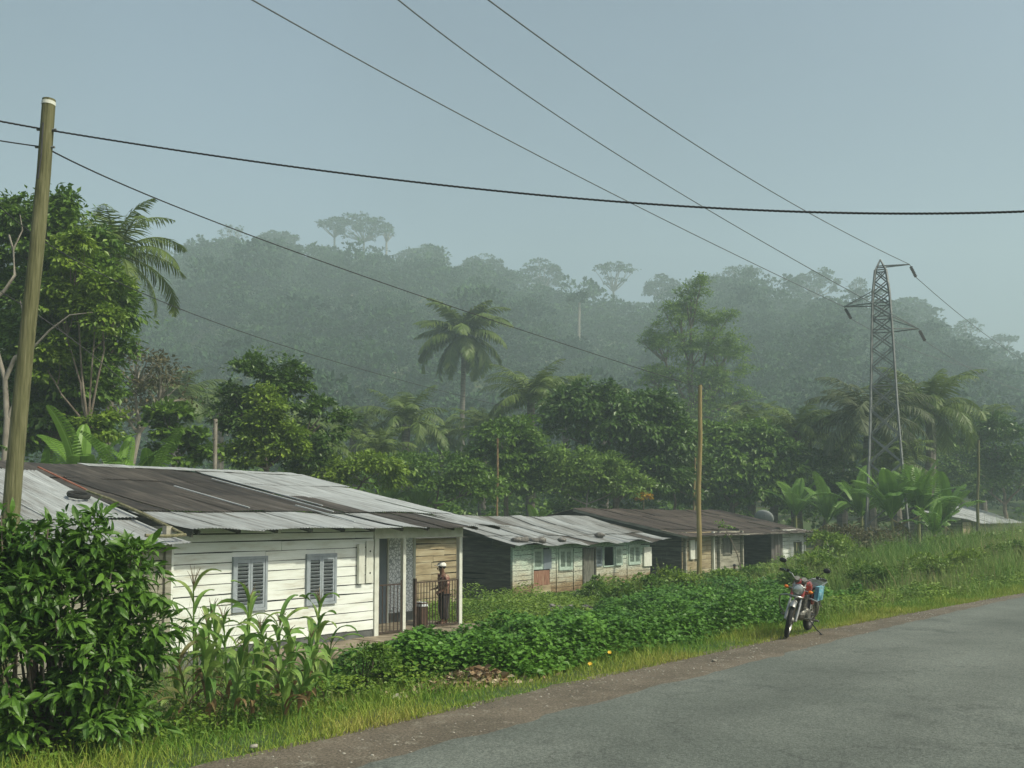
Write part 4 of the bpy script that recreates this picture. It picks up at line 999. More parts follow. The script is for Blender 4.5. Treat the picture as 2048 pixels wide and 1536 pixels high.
# single trees standing out along the ridge and on the slope
def ridge_tree(k, px, pt_, pb_, wpx, label, shape, d=452, mt='forest'):
    b = U(px, 1035, d); zb = Hf(b.x, b.y); sc = d / F; r = np.random.default_rng(k + 40)
    o = empty('ridge_tree', (b.x, b.y, zb), 0, label, 'tree', 'trees along the hazy ridge')
    ztop = U(px, pt_, d).z - zb; zlow = U(px, pb_, d).z - zb; W = wpx * sc / 2; Hc = max(ztop - zlow, 2)
    mb = MB(); tm = MB()
    if shape == 'dense':
        E = [(0, 0, zlow + Hc * .5, W * .95, W * .8, Hc * .5), (-W * .45, 0, zlow + Hc * .42, W * .55, W * .6, Hc * .42), (W * .5, 0, zlow + Hc * .45, W * .5, W * .6, Hc * .38)]
        C = crown(mb, E, 80, 1.7, 40, 1.0, T_W, inner=.5, r=r, flat=.6)
    elif shape == 'flat':
        E = [(-W * .5, 0, zlow + Hc * .72, W * .5, W * .6, Hc * .16), (W * .45, 0, zlow + Hc * .8, W * .55, W * .6, Hc * .17), (0, 0, zlow + Hc * .9, W * .5, W * .5, Hc * .12), (W * .1, 0, zlow + Hc * .45, W * .6, W * .5, Hc * .12)]
        C = crown(mb, E, 52, 1.5, 34, .85, T_W, inner=.3, r=r, flat=.4)
    else:
        E = [(0, 0, zlow + Hc * .6, W, W, Hc * .4)]
        C = crown(mb, E, 40, .9, 16, .7, T_W, inner=.6, r=r, flat=.4)
    mb.build('crown', M[mt], o)
    f = np.array((0, 0, zlow + Hc * .1)); tm.tube([(0, 0, -1), tuple(f * .6), tuple(f)], [.7, .55, .45], 7)
    for e in C[::3]: limb(tm, f, e, .3, .08, r=r, n=5, seg=4)
    tm.build('trunk', M['bark_pale'], o)
RT = [(662, 435, 480, 66, 'flat-topped', 'flat', 'broad flat topped tree, left one of the tall pair on the hill crest'),
      (722, 427, 490, 112, '', 'dense', 'largest rounded tree of the hill crest, right one of the tall pair'),
      (768, 445, 490, 34, '', 'sparse', 'thin airy tree touching the right side of the largest crest tree'),
      (458, 452, 495, 66, '', 'sparse', 'sparse see-through tree on the left shoulder of the crest'),
      (545, 465, 500, 92, '', 'dense', 'low rounded tree left of the tall crest pair'),
      (838, 493, 535, 100, '', 'dense', 'broad low dome tree right of the tall crest pair'),
      (962, 512, 560, 100, '', 'dense', 'dense domed tree on ridge above the tall palm'),
      (1085, 518, 590, 88, '', 'dense', 'pointed dark tree on ridge between the domed tree and the bare branched tree'),
      (1230, 525, 590, 96, '', 'flat', 'spreading tree with visible bare branches on the ridge saddle'),
      (1330, 552, 600, 70, '', 'dense', 'small rounded tree on ridge behind the pale feathery tree'),
      (1490, 533, 580, 84, '', 'flat', 'layered flat tree on ridge right of the pale feathery tree'),
      (1440, 550, 590, 60, '', 'dense', 'low tree on ridge just left of the layered flat tree'),
      (1640, 540, 600, 104, '', 'dense', 'large rounded tree on ridge left of the pylon'),
      (1728, 555, 600, 36, '', 'sparse', 'thin airy tree on ridge directly left of the pylon'),
      (1830, 598, 650, 90, '', 'dense', 'low dome tree on ridge just right of the pylon'),
      (1945, 636, 690, 62, '', 'sparse', 'bare airy tree on the falling ridge far right'),
      (2012, 672, 730, 92, '', 'flat', 'gappy spreading tree at the right end of the ridge'),
      (10, 400, 450, 90, '', 'dense', 'hazy ridge tree at the far left edge behind the dark leafy tree')]
for k, (px, a, b, w_, _, sh, lab) in enumerate(RT): ridge_tree(k, px, a, b, w_, lab, sh)
palm(317, 492, 400, 0, 6.4, 'tiny hazy palm on the ridge at the left beside the coconut palm', nf=20, seed=71, name='ridge_palm', trunk_r=.3, dead=0, n=16, wid=.22)
for k, (px, yt, yb, d, lab) in enumerate([(702, 590, 650, 300, 'pale bare trunk on the slope below the largest crest tree'), (1157, 605, 680, 300, 'pale bare trunk on the slope right of the tall palm'),
                                          (1601, 665, 720, 300, 'pale bare trunk on the slope left of the pylon'), (463, 490, 530, 390, 'pale thin trunk high on the left slope')]):
    b = U(px, yb, d); t = U(px + 2, yt, d); o = empty('pale_trunk_tree', b, 0, lab, 'tree'); v = t - b
    MB().tube([(0, 0, -8), tuple(v * .5), tuple(v)], [.5, .42, .34], 7).build('trunk', M['bark_pale'], o)
    mb = MB(); crown(mb, [(0, 0, v.z + 1.2, 3.4, 3, 1.6)], 22, 1, 34, .7, T_W, r=np.random.default_rng(k)); mb.build('crown', M['forest'], o)

# ------------------------------------------------------------------ middle distance trees and palms
palm(926, 668, 112, 0, 6.5, 'tallest hazy oil palm standing alone above the mint hut', nf=32, seed=1, trunk_r=.26, dead=3, n=40, wid=.09, lw=.8, els=(-.75, 1.4))
palm(230, 512, 42, 0, 3.9, 'coconut palm rising behind the dark leafy tree at the left', nf=24, seed=2, lean=-5, trunk_r=.14, dead=2, n=44, wid=.045, lw=.72, name='coconut_palm', els=(-.75, 1.45))
palm(1062, 800, 74, 0, 4.3, 'mid green oil palm between the tall palm and the dark trees', nf=26, seed=3, trunk_r=.3, dead=0, els=(0, 1.4))
palm(352, 800, 72, 0, 4.3, 'hazy oil palm above the banana plants at the left', nf=22, seed=4, trunk_r=.3, dead=0, els=(-.1, 1.3))
palm(708, 862, 76, 0, 3.8, 'dim oil palm just right of the bright vine covered tree', nf=20, seed=5, trunk_r=.3, dead=0, els=(-.1, 1.4))
palm(812, 848, 74, 0, 4.3, 'dim oil palm between the vine covered tree and the tallest palm', nf=22, seed=6, trunk_r=.3, dead=0, els=(-.1, 1.4))
palm(1735, 838, 72, 0, 5.4, 'brownish oil palm directly behind the left side of the pylon', nf=30, seed=7, mt='palm_brown', trunk_r=.35, dead=4, lw=.75, els=(-.25, 1.4))
palm(1858, 822, 78, 0, 5.6, 'green oil palm right of the pylon with hanging old fronds', nf=30, seed=8, trunk_r=.35, dead=4, lw=.75, els=(-.25, 1.45))
palm(1592, 862, 76, 0, 4.4, 'dark oil palm left of the pylon behind the round dark tree', nf=26, seed=9, trunk_r=.35, dead=2, els=(-.3, 1.3))
palm(1500, 858, 84, 0, 4.2, 'hazy oil palm right of the pale feathery tree', nf=24, seed=10, trunk_r=.35, dead=0, els=(-.2, 1.3))
palm(1680, 905, 80, 0, 3.8, 'low oil palm between the round dark tree and the pylon', nf=22, seed=12, trunk_r=.35, dead=2, els=(-.3, 1.3))
palm(1205, 815, 84, 0, 4.0, 'hazy palm behind the dark tree left of the feathery tree', nf=20, seed=13, trunk_r=.35, dead=0, els=(-.2, 1.3))

for px, py_, d, L, k, lab in [(600, 872, 70, 3.4, 31, 'dim low oil palm behind the right side of the bushy dark tree'), (880, 880, 80, 3.4, 32, 'low oil palm at the foot of the tallest palm, left side'), (965, 858, 78, 3.4, 33, 'low oil palm at the foot of the tallest palm, right side'),
      (440, 822, 78, 4.0, 34, 'hazy oil palm between the coconut palm and the bushy dark tree'), (1130, 800, 86, 4.0, 35, 'dim oil palm standing behind the left shoulder of the large dark glossy tree'), (1545, 895, 82, 4.0, 36, 'low dark oil palm above the right end of the dark roof'),
      (1790, 930, 70, 3.6, 37, 'low oil palm behind the middle of the pylon foot'), (1960, 850, 96, 4.4, 38, 'hazy oil palm behind the distant pole at the right'), (640, 905, 52, 2.6, 39, 'small palm with upright fronds above the middle of the white house roof'), (760, 905, 58, 2.6, 40, 'small palm with upright fronds left of the upright banana leaf')]:
    palm(px, py_, d, 0, L, lab, nf=22, seed=k, trunk_r=.28, dead=1, n=30, els=(-.15, 1.4), wid=.06)
tree(1380, 108, 560, [(1382, 598, 34, 40, 0, 2), (1362, 640, 56, 36, 0, 2.6), (1425, 650, 44, 34, 1, 2.4), (1315, 690, 42, 30, 0, 2.4), (1385, 700, 80, 44, 0, 3.4), (1455, 710, 40, 36, 1, 2.4), (1300, 760, 34, 24, 0, 2), (1350, 765, 70, 40, 0, 3), (1440, 775, 62, 44, 0, 3), (1395, 830, 96, 40, 0, 4), (1490, 800, 20, 24, 0, 1.5)],
     'tall pale feathery tree with a loose airy crown above the dark roofed house', 'leaf_pale', 1, 1000, .75, 34, .27, T_R, trunk_r=.36, limbs=26, inner=.08, flat=.85, down=.15, name='feathery_tree')
# bare pale branches at the far left
bo_ = empty('bare_tree', at(10, 1035, 30.8), 0, 'pale bare twisted branches in front of the dark leafy tree at the left edge', 'tree')
def PB(*pts): return [tuple(U(a, b, 30.8 + c) - bo_.location) for a, b, c in pts]
for pts, r0_, r1_ in [(PB((8, 950, 0), (14, 840, 0), (10, 760, .1), (30, 715, 0), (62, 700, -.1)), .11, .05), (PB((10, 760, .1), (-6, 700, 0), (-20, 640, 0)), .08, .04), (PB((-20, 610, 0), (10, 580, 0), (30, 550, -.1), (26, 500, 0), (18, 470, 0)), .06, .03),
                      (PB((62, 700, -.1), (100, 660, -.2), (140, 630, -.2), (185, 625, -.2)), .04, .015), (PB((14, 840, 0), (40, 780, 0), (50, 740, .2), (54, 660, .2), (40, 600, .2)), .06, .02), (PB((26, 500, 0), (45, 460, 0), (40, 430, 0)), .03, .012)]:
    MB().tube(pts, np.linspace(r0_, r1_, len(pts)), 8).build('branch', M['bark_pale'], bo_, smooth=True)
tree(100, 33.5, 400, [(30, 520, 70, 110, .5, 1.3), (100, 490, 62, 66, 0, 1.2), (150, 580, 78, 96, 0, 1.5), (60, 640, 90, 90, .4, 1.4), (120, 720, 105, 120, 0, 1.5), (30, 800, 80, 100, .3, 1.3), (150, 850, 70, 80, .3, 1.2), (195, 620, 48, 70, -.3, 1.0), (40, 440, 36, 44, 0, .7), (122, 432, 34, 36, 0, .7), (90, 820, 70, 60, 0, 1.2), (160, 770, 50, 60, -.3, 1), (60, 700, 50, 60, -.4, 1), (205, 790, 36, 60, 0, .7), (200, 700, 40, 50, 0, .8), (20, 880, 60, 60, -.4, 1), (240, 620, 30, 50, 0, .6)],
     'large dark leafy tree hung with creepers filling the left edge behind the shed', 'leaf_mid', 2, 1000, .5, 74, .21, T_R, trunk_r=.2, limbs=12, inner=.45, down=.5)
tree(195, 31.5, 500, [(212, 590, 38, 50, 0, .7), (190, 650, 54, 46, 0, .8), (140, 520, 40, 50, 0, .7), (95, 740, 38, 50, 0, .6), (120, 610, 50, 40, 0, .8), (200, 860, 40, 40, 0, .7)],
     'brighter green creeper clad tree in front of the dark tree by the coconut palm', 'leaf_lime', 3, 170, .40, 60, .18, T_R, trunk_r=.07, limbs=8, inner=.6, down=.5)
tree(520, 39, 715, [(515, 770, 70, 56, 0, 1.0), (500, 850, 58, 50, .2, 1.0), (575, 800, 54, 50, .3, .9), (640, 850, 52, 62, .5, .9), (560, 910, 110, 54, 0, 1.3), (470, 800, 28, 36, 0, .6)],
     'bushy dark tree right of the dead trunk behind the white house roof', 'leaf_dark', 4, 270, .46, 64, .19, T_R, trunk_r=.14, limbs=10, inner=.4)
tree(540, 37, 760, [(530, 860, 58, 46, 0, .7), (570, 900, 60, 52, 0, .8), (485, 912, 34, 30, 0, .5), (525, 800, 30, 24, 0, .4)],
     'bright yellow green vine covered tree in front of the bushy dark tree', 'leaf_lime', 5, 120, .4, 60, .17, T_R, trunk_r=.06, limbs=6, inner=.5)
tree(340, 36, 805, [(342, 850, 42, 44, 0, .7), (360, 910, 60, 40, 0, .9)], 'small bright broad leaved tree above the brown dead banana leaves', 'leaf_mid', 6, 60, .34, 46, .22, T_W, trunk_r=.07, limbs=6)
tree(1010, 58, 838, [(1015, 900, 72, 56, 0, 1.7), (965, 930, 46, 46, 0, 1.2), (1065, 935, 46, 44, 0, 1.2), (1010, 970, 95, 40, 0, 1.8)],
     'round mid green tree behind the thin rusty pole', 'leaf_mid', 7, 240, .66, 64, .28, T_R, trunk_r=.18, limbs=6, inner=.5)
tree(1220, 64, 762, [(1215, 850, 118, 84, 0, 3.0), (1150, 850, 68, 60, 0, 2.2), (1285, 860, 66, 74, 0, 2.2), (1230, 960, 140, 70, .5, 3.2), (1345, 900, 50, 70, .5, 2)],
     'large dark glossy tree behind the mint hut, left of the yellowish pole', 'leaf_dark', 8, 460, .8, 70, .34, T_R, trunk_r=.28, limbs=8, inner=.5, down=.5)
tree(1460, 73, 838, [(1465, 920, 112, 76, 0, 2.7), (1400, 900, 50, 52, 0, 1.6), (1540, 950, 46, 50, 0, 1.5), (1470, 985, 110, 44, 0, 2.6)],
     'large rounded dark mango-like tree just right of the yellowish pole', 'leaf_mid', 9, 420, .85, 74, .38, T_R, trunk_r=.26, limbs=2, inner=.5, down=.7)
tree(1170, 57, 880, [(1180, 950, 80, 58, 0, 1.4), (1110, 975, 50, 36, 0, 1.2), (1240, 975, 46, 44, 0, 1.2)],
     'scruffy pale green shrub tree directly behind the mint hut ridge', 'leaf_pale', 10, 190, .6, 50, .2, T_R, trunk_r=.07, limbs=16, inner=.4, bark='bark_pale', name='shrub', cat='shrub')
tree(870, 50, 930, [(880, 960, 70, 52, 0, 1.5), (800, 950, 60, 36, 1, 1.5), (935, 985, 56, 36, 0, 1.3)],
     'low bright shrubbery tree behind the right end of the white house roof', 'leaf_mid', 11, 170, .5, 52, .2, T_R, trunk_r=.1, limbs=6, name='shrub', cat='shrub')
tree(720, 40, 915, [(730, 955, 70, 44, 0, 1.3), (650, 950, 50, 34, 0, 1.2)], 'bright low shrub peeping over the middle of the white house roof', 'leaf_lime', 12, 110, .45, 52, .19, T_R, trunk_r=.1, limbs=4, name='shrub', cat='shrub')
tree(1640, 75, 910, [(1630, 960, 70, 60, 0, 2.4), (1700, 1000, 70, 50, 0, 2.2)], 'dark green tree behind the banana plants left of the pylon', 'leaf_dark', 13, 170, .8, 50, .32, T_R, trunk_r=.2, limbs=4)
tree(2010, 86, 835, [(2000, 900, 60, 66, 0, 2.4), (2050, 960, 60, 60, 0, 2.4), (1975, 980, 50, 60, 0, 2.0)], 'dark rounded tree behind the pale roof at the right edge', 'leaf_dark', 14, 220, .8, 56, .32, T_R, trunk_r=.2, limbs=6)
tree(1930, 92, 880, [(1925, 920, 60, 50, 0, 2.5), (1900, 975, 60, 40, 0, 2.2)], 'hazy olive tree between the pylon palms and the distant pole', 'leaf_pale', 15, 120, .8, 50, .32, T_R, trunk_r=.2, limbs=6)
tree(1345, 70, 880, [(1350, 960, 70, 80, 0, 2.5)], 'dark low tree behind the yellowish pole between the two big dark trees', 'leaf_dark', 16, 120, .8, 50, .3, T_R, trunk_r=.2, limbs=4)
tree(270, 46, 700, [(270, 740, 70, 46, 0, 2.0), (250, 830, 60, 60, 0, 2.0), (330, 780, 50, 40, 0, 1.8)], 'greyish brown half bare tree behind the coconut palm trunk', 'leaf_brown', 17, 80, .7, 26, .22, T_R, trunk_r=.16, limbs=26, bark='bark_pale')

# ------------------------------------------------------------------ thickets reading as one mass
tk = MB(); r = np.random.default_rng(33)
def thick(n, xr, yr, hr, rr_, nl, size, v=(-.1, .2)):
    px = r.uniform(*xr, n); d = r.uniform(*yr, n)
    E = []
    for a, b in zip(px, d):
        if (a > 1880 and b < 92) or (a > 1300 and b < 82) or (a > 950 and b < 68): continue
        p = U(a, 1035, b); z = Hf(p.x, p.y); h = r.uniform(*hr); crown(tk, [(p.x, p.y, z + h * .5, rr_ * r.uniform(.7, 1.3), rr_, h * .55)], nl, rr_ * .3, 22, size, T_W, r=r, inner=.5)
thick(70, (-120, 2250), (62, 96), (3.0, 7.0), 3.0, 22, .42)
thick(26, (540, 1000), (50, 62), (2.2, 4.0), 1.8, 20, .27)
thick(22, (1000, 1350), (60, 72), (2.2, 4.2), 1.8, 20, .27)
thick(30, (1330, 1620), (72, 84), (3, 5), 2.0, 20, .3)
thick(26, (-80, 520), (35, 48), (2.5, 5.0), 1.5, 20, .22)
thick(24, (1480, 1880), (76, 86), (2.0, 3.6), 2.0, 18, .28)
tag(tk.build('thicket', M['leaf_mid']), 'dense mixed green undergrowth behind the houses', 'undergrowth', kind='stuff')

# ------------------------------------------------------------------ bananas
def ban(px, py_top, d, lab, seed, Hk=1.0, nl=8, dead=1, Lf=None, **kw):
    x, y, z = at(px, 1035, d); Ht = U(px, py_top, d).z - z
    banana((x, y, z), Ht * .95 * Hk, nl, lab, seed, Lf=Lf or Ht * .50, dead=dead, **kw)
ban(165, 822, 30, 'banana plant with one broad upright leaf behind the shed roof', 1, nl=6, Lf=2.7, torn=.2, Hk=1.3)
ban(92, 860, 30.5, 'banana plant with tattered drooping leaves left of the broad upright leaf', 2, nl=7, torn=.5, Lf=2.4, Hk=1.3)
ban(240, 840, 30, 'banana plant with narrow upright young leaf beside the coconut trunk', 3, nl=6, torn=.4, Lf=2.5, Hk=1.3)
ban(305, 850, 30.5, 'rightmost of the banana plants behind the shed and white house roofs', 4, nl=7, torn=.7, Lf=2.5, Hk=1.3)
ban(412, 850, 34.5, 'banana plant with dry brown hanging leaves left of the dead trunk', 5, nl=4, dead=5, Lf=1.7)
ban(478, 905, 33, 'single small banana shoot above the dark roof right of the dead trunk', 6, nl=2, dead=0, Lf=1.0)
ban(775, 870, 50, 'banana plant with upright leaf behind the ridge of the white house', 7, nl=9, Lf=2.6, torn=.3)
ban(835, 895, 50, 'banana plant right of the upright leaved one behind the white house', 8, nl=9, Lf=2.2, torn=.5)
ban(1075, 985, 54, 'small banana plant poking up over the left of the mint hut roof', 9, nl=6, dead=0, Lf=2.0)
ban(1590, 950, 68, 'banana plant with leaf leaning left beside the end of the dark roof', 10, nl=9, Lf=3.2, torn=.15)
ban(1650, 972, 65, 'banana plant between the dark roof end and the pylon', 11, nl=8, Lf=3.3, torn=.35)
ban(1722, 940, 62, 'banana plant at the left foot of the pylon', 12, nl=9, Lf=3.4, torn=.4)
ban(1790, 935, 57, 'banana plant inside the foot of the pylon', 13, nl=10, Lf=3.6, torn=.4)
ban(1835, 925, 57, 'broad dark banana plant at the right foot of the pylon', 14, nl=12, Lf=3.6, torn=.35)
ban(1892, 975, 60, 'banana plant between the pylon and the pale roof', 15, nl=10, Lf=3.4, torn=.6)
ban(1865, 1000, 52, 'low banana plant with drooping tattered leaves right of the pylon', 16, nl=8, Lf=2.2, torn=.9)
for k, (px, d, lab) in enumerate([(1160, 43, 'small bare upright yellowish shoot behind the mint hut')]): pass

# ------------------------------------------------------------------ big leafy bush at the left
def bush(name, label, d, ells, mt, ncl, rcl, nlf, size, T, seed, stems=14, inner=.4, down=.25, flat=.9, cat='bush'):
    r = np.random.default_rng(seed)
    E0 = ells[0]; b = U(E0[0], 1035, d); zb = Hf(b.x, b.y); o = empty(name, (b.x, b.y, zb), 0, label, cat)
    E = []
    for (ex, ey, rx, rz, dd, ry) in ells:
        c = U(ex, ey, d + dd); k = (d + dd) / F; E.append((c.x - b.x, c.y - b.y, c.z - zb, rx * k, ry, rz * k))
    mb = MB(); C = crown(mb, E, ncl, rcl, nlf, size, T, inner=inner, r=r, flat=flat, down=down); mb.build('leaves', M[mt], o)
    tm = MB()
    for k in r.choice(len(C), min(stems, len(C)), replace=False):
        c = C[k]; limb(tm, (c[0] * .35 + r.normal() * .1, c[1] * .35, -.1), c, .018, .006, r=r, n=6, seg=5)
    tm.build('stems', M['bark'], o)
    return o
_r = np.random.default_rng(31)
_e = [(120, 1215, 140, 120, 0, .7), (10, 1190, 100, 120, .2, .7), (195, 1090, 40, 60, 0, .3), (225, 1180, 66, 80, .1, .5), (50, 1340, 160, 140, -.2, .7), (205, 1350, 95, 110, -.1, .6), (130, 1420, 170, 60, -.2, .6), (-80, 1250, 90, 200, 0, .8), (60, 1465, 130, 40, -.3, .5), (230, 1450, 90, 36, -.2, .4), (262, 1290, 52, 80, .1, .4)]
for _x, _y in [(196, 1050), (170, 1075), (232, 1085), (20, 1075), (60, 1090), (100, 1080), (120, 1068), (285, 1130), (296, 1190), (312, 1260), (300, 1330), (265, 1120), (-10, 1065), (318, 1300), (145, 1100), (280, 1400)]:
    _e.append((_x, _y, _r.uniform(20, 30), _r.uniform(34, 48), _r.uniform(-.2, .2), .14))
bush('leafy_bush', 'big glossy dark green leafy bush filling the lower left corner', 9.4, _e, 'leaf_bush', 640, .13, 16, .15, T_L, 3, stems=110, inner=.45, down=.35)

# ------------------------------------------------------------------ maize
def maize(px, pyb, d, top_py, seed, label, dry=False):
    r = np.random.default_rng(seed + 70); b = U(px, 1035, d); z = Hf(b.x, b.y); o = empty('maize_plant', (b.x, b.y, z), 0, label, 'maize plant', 'maize plants in front of the white house')
    h = U(px, top_py, d).z - z; lean = np.array((r.normal() * .07, r.normal() * .07, 0))
    pts = [lean * (t ** 2) + UP * h * t * .86 for t in np.linspace(0, 1, 6)]
    MB().tube(pts, np.linspace(.016, .007, 6), 7, var=.6).build('stalk', M['maize'], o)
    mb = MB(); nl = r.integers(10, 14)
    for k in range(nl):
        f = (k + .5) / nl; base = lean * f ** 2 + UP * h * (.10 + .76 * f); az = (k % 2) * np.pi + seed + r.normal() * .5
        L = r.uniform(.38, .62) * (1 - .3 * abs(f - .5)); el = r.uniform(1.15, 1.42); bend = r.uniform(1.6, 3.0)
        t = np.linspace(0, 1, 9); ang = el - bend * t ** 1.3; dr = np.cos(ang) * L / 8; dz = np.sin(ang) * L / 8
        P = np.stack([np.concatenate([[0], np.cumsum(dr[:-1])]) * math.cos(az), np.concatenate([[0], np.cumsum(dr[:-1])]) * math.sin(az), np.concatenate([[0], np.cumsum(dz[:-1])])], 1) + base
        sd_ = np.array((-math.sin(az), math.cos(az), 0)); wd = .033 * np.sin(np.pi * (t * .88 + .1)) ** .6 * r.uniform(.8, 1.15)
        tw = r.normal() * .6; V = []
        for i_ in range(9):
            s2 = sd_ * math.cos(tw * t[i_]) + UP * math.sin(tw * t[i_]); V += [P[i_] - s2 * wd[i_] + UP * .012, P[i_], P[i_] + s2 * wd[i_] + UP * .012]
        Fq = []
        for i_ in range(8): a = i_ * 3; Fq += [(a, a + 1, a + 4, a + 3), (a + 1, a + 2, a + 5, a + 4)]
        v = (.0 if f < .3 and r.random() < .4 else r.uniform(.45, 1.0)) if not dry else r.uniform(0, .25)
        mb.add(V, Fq, v)
    mb.build('leaves', M['maize'], o)
    ta = MB(); top = pts[-1]
    for k in range(7):
        a = r.random() * 6.28; e = top + UP * h * .13 * r.uniform(.6, 1) + np.array((math.cos(a), math.sin(a), 0)) * .07; ta.tube([top, (top + e) / 2 + UP * .02, e], [.004, .003, .002], 4, var=.0)
    ta.build('tassel', M['drygrass'], o)
mz = [(395, 11.0, 1125, 'tallest maize plant, leftmost, in front of the white wall corner'), (362, 10.6, 1240, 'short maize plant against the right side of the big bush'), (432, 11.3, 1215, 'maize plant second behind the tallest one, left of the first shutter'), (462, 10.7, 1205, 'maize plant below the left edge of the first shutter'),
      (498, 11.2, 1160, 'maize plant reaching up across the first shutter'), (424, 10.2, 1262, 'broad leaved pale maize plant nearest the road on the left'), (528, 10.8, 1235, 'maize plant below the gap right of the first shutter'), (560, 11.4, 1215, 'maize plant left of the second shutter'),
      (588, 10.8, 1245, 'maize plant just left below the second shutter'), (636, 11.3, 1170, 'maize plant on the right reaching the second shutter'), (655, 11.6, 1265, 'yellowing short maize plant at the right end of the patch'), (512, 10.3, 1290, 'low maize plant at the front middle of the patch'), (604, 10.4, 1310, 'low maize plant at the front right of the patch'), (385, 10.2, 1300, 'low dry leaved maize plant by the bush'), (447, 11.8, 1190, 'maize plant just left of the first shutter, behind the others'), (478, 10.1, 1275, 'pale maize plant nearest the road in the middle'), (545, 11.9, 1225, 'thin maize plant standing right of the first shutter close to the wall'), (620, 11.0, 1250, 'maize plant directly below the second shutter'), (575, 10.2, 1330, 'short yellow maize plant at the front, right of middle'), (405, 11.6, 1250, 'maize plant hidden behind the tallest one against the wall')]
for k, (px, d, t, lab) in enumerate(mz): maize(px, 0, d, t, k, lab, dry=k in (13,))

# ------------------------------------------------------------------ grasses and ground cover
def blades(mb, S, Q, h, w, v, r, lean=.45, zoff=0):
    n = len(S); x, y = sq(S, Q); z = H(x, y) - .02 + zoff
    A = unit(np.stack([r.normal(size=n) * lean, r.normal(size=n) * lean, np.ones(n)], 1)); N = unit(np.stack([r.normal(size=n), r.normal(size=n), np.full(n, .25)], 1))
    mb.cards(T_G, np.stack([x, y, z], 1), A, N, h, v, wide=w)
r = np.random.default_rng(8); gm = MB()
def vis(S, Q, m=80):
    x, y = sq(S, Q); px = 1024 + x / np.maximum(y, .1) * F; return (y > 5) & (px > -m) & (px < 2048 + m)
n = 52000; S = 4 + 22 * r.random(n) ** 1.1; Q = q_grass(S) + r.random(n) ** 1.5 * 3.4 - .06; k = vis(S, Q); S, Q = S[k], Q[k]; a = Q - q_grass(S); pt2 = vnoise(S, Q, 1.4, 9)
blades(gm, S, Q, r.uniform(.05, .2, len(S)) * (.55 + .8 * pt2 + .75 * ss(a / 1.2)), r.uniform(.006, .012, len(S)), np.clip(.74 - .30 * ss(a / 1.3) + .35 * pt2 + r.normal(size=len(S)) * .13, 0, 1), r)
n = 52000; S = 22 + 45 * r.random(n) ** 1.3; Q = q_grass(S) + r.random(n) ** 1.3 * 3.4 - .05; k = vis(S, Q); S, Q = S[k], Q[k]; a = Q - q_grass(S); pt2 = vnoise(S, Q, 1.0, 9)
blades(gm, S, Q, r.uniform(.07, .25, len(S)) * (.55 + .7 * pt2 + .8 * ss(a / 1.6)), r.uniform(.010, .018, len(S)), np.clip(.66 - .26 * ss(a / 1.6) + .4 * pt2 + r.normal(size=len(S)) * .12, 0, 1), r)
# yard grass between verge and houses
n = 46000; S = 5 + 19 * r.random(n); Q = 8.5 + 7.0 * r.random(n); k = vis(S, Q) & (vnoise(S, Q, 1.1, 21) > -.12) & ~((S > 7.5) & (S < 12.6) & (Q > 9.6) & (Q < 13.2) & (vnoise(S, Q, 2.2, 25) > -.25)); S, Q = S[k], Q[k]
blades(gm, S, Q, r.uniform(.05, .15, len(S)), r.uniform(.007, .012, len(S)), np.clip(.38 + r.normal(size=len(S)) * .15, 0, 1), r)
n = 42000; S = 18 + 22 * r.random(n); Q = 12 + 10.2 * r.random(n); k = vis(S, Q) & ~((S < 20.8) & (Q > 14)) & ((Q < 20.6) | (vnoise(S, Q, 1.1, 2) > 0)) & ((S < 29.8) | (Q < 21.9)); S, Q = S[k], Q[k]
blades(gm, S, Q, r.uniform(.08, .22, len(S)), r.uniform(.012, .02, len(S)), np.clip(.45 + .2 * vnoise(S, Q, .8, 4) + r.normal(size=len(S)) * .13, 0, 1), r)
tag(gm.build('grass', M['grass']), 'green and yellow verge grass', 'grass', kind='stuff')
tg = MB()
def tufts(n, sr, qf, hr, v, wr=(.012, .024), per=22, spread=.16, sel=None):
    S = r.uniform(*sr, n); Q = qf(S, r.random(n)); k = vis(S, Q, 150)
    if sel is not None: k &= sel(S, Q)
    S, Q = S[k], Q[k]; hh = r.uniform(*hr, len(S)) * np.clip(.85 + 1.1 * vnoise(S, Q, .9, 51), .25, 1.6); vv = np.clip(r.normal(v, .15, len(S)) + .5 * vnoise(S, Q, .5, 52), 0, 1)
    S2_ = np.repeat(S, per) + r.normal(size=len(S) * per) * spread; Q2_ = np.repeat(Q, per) + r.normal(size=len(S) * per) * spread; m = len(S2_)
    blades(tg, S2_, Q2_, np.repeat(hh, per) * r.uniform(.5, 1.1, m), r.uniform(*wr, m), np.clip(np.repeat(vv, per) + r.normal(size=m) * .1, 0, 1), r, lean=.28)
tufts(420, (20, 33), lambda S, u: q_grass(S) + 1.1 + u * (1 + (S - 20) * .45), (.25, .65), .5, (.010, .018), 26, .2)
tufts(900, (31.5, 48), lambda S, u: q_grass(S) + 1.6 + u * 7.5, (.8, 1.7), .42, (.012, .026), 30, .28)
tufts(2600, (38, 85), lambda S, u: q_grass(S) + 2.2 + u * 17, (.8, 1.6), .42, (.02, .04), 22, .3, sel=lambda S, Q: ~((S < 62) & (Q > 9.5)))
tufts(260, (30, 40), lambda S, u: q_grass(S) + 2.0 + u * 5, (.4, .8), .45, (.014, .028), 20, .2)
tufts(240, (60, 80), lambda S, u: q_grass(S) + 7 + u * 12, (1.3, 1.9), .75, (.02, .04), 18, .3)
tufts(26, (8, 11), lambda S, u: 13.3 + u * 1.2, (.9, 1.7), .75, (.006, .010), 12, .1)
tufts(40, (6, 12.5), lambda S, u: 8.2 + u * 2.2, (.35, .7), .45, (.008, .014), 18, .12)
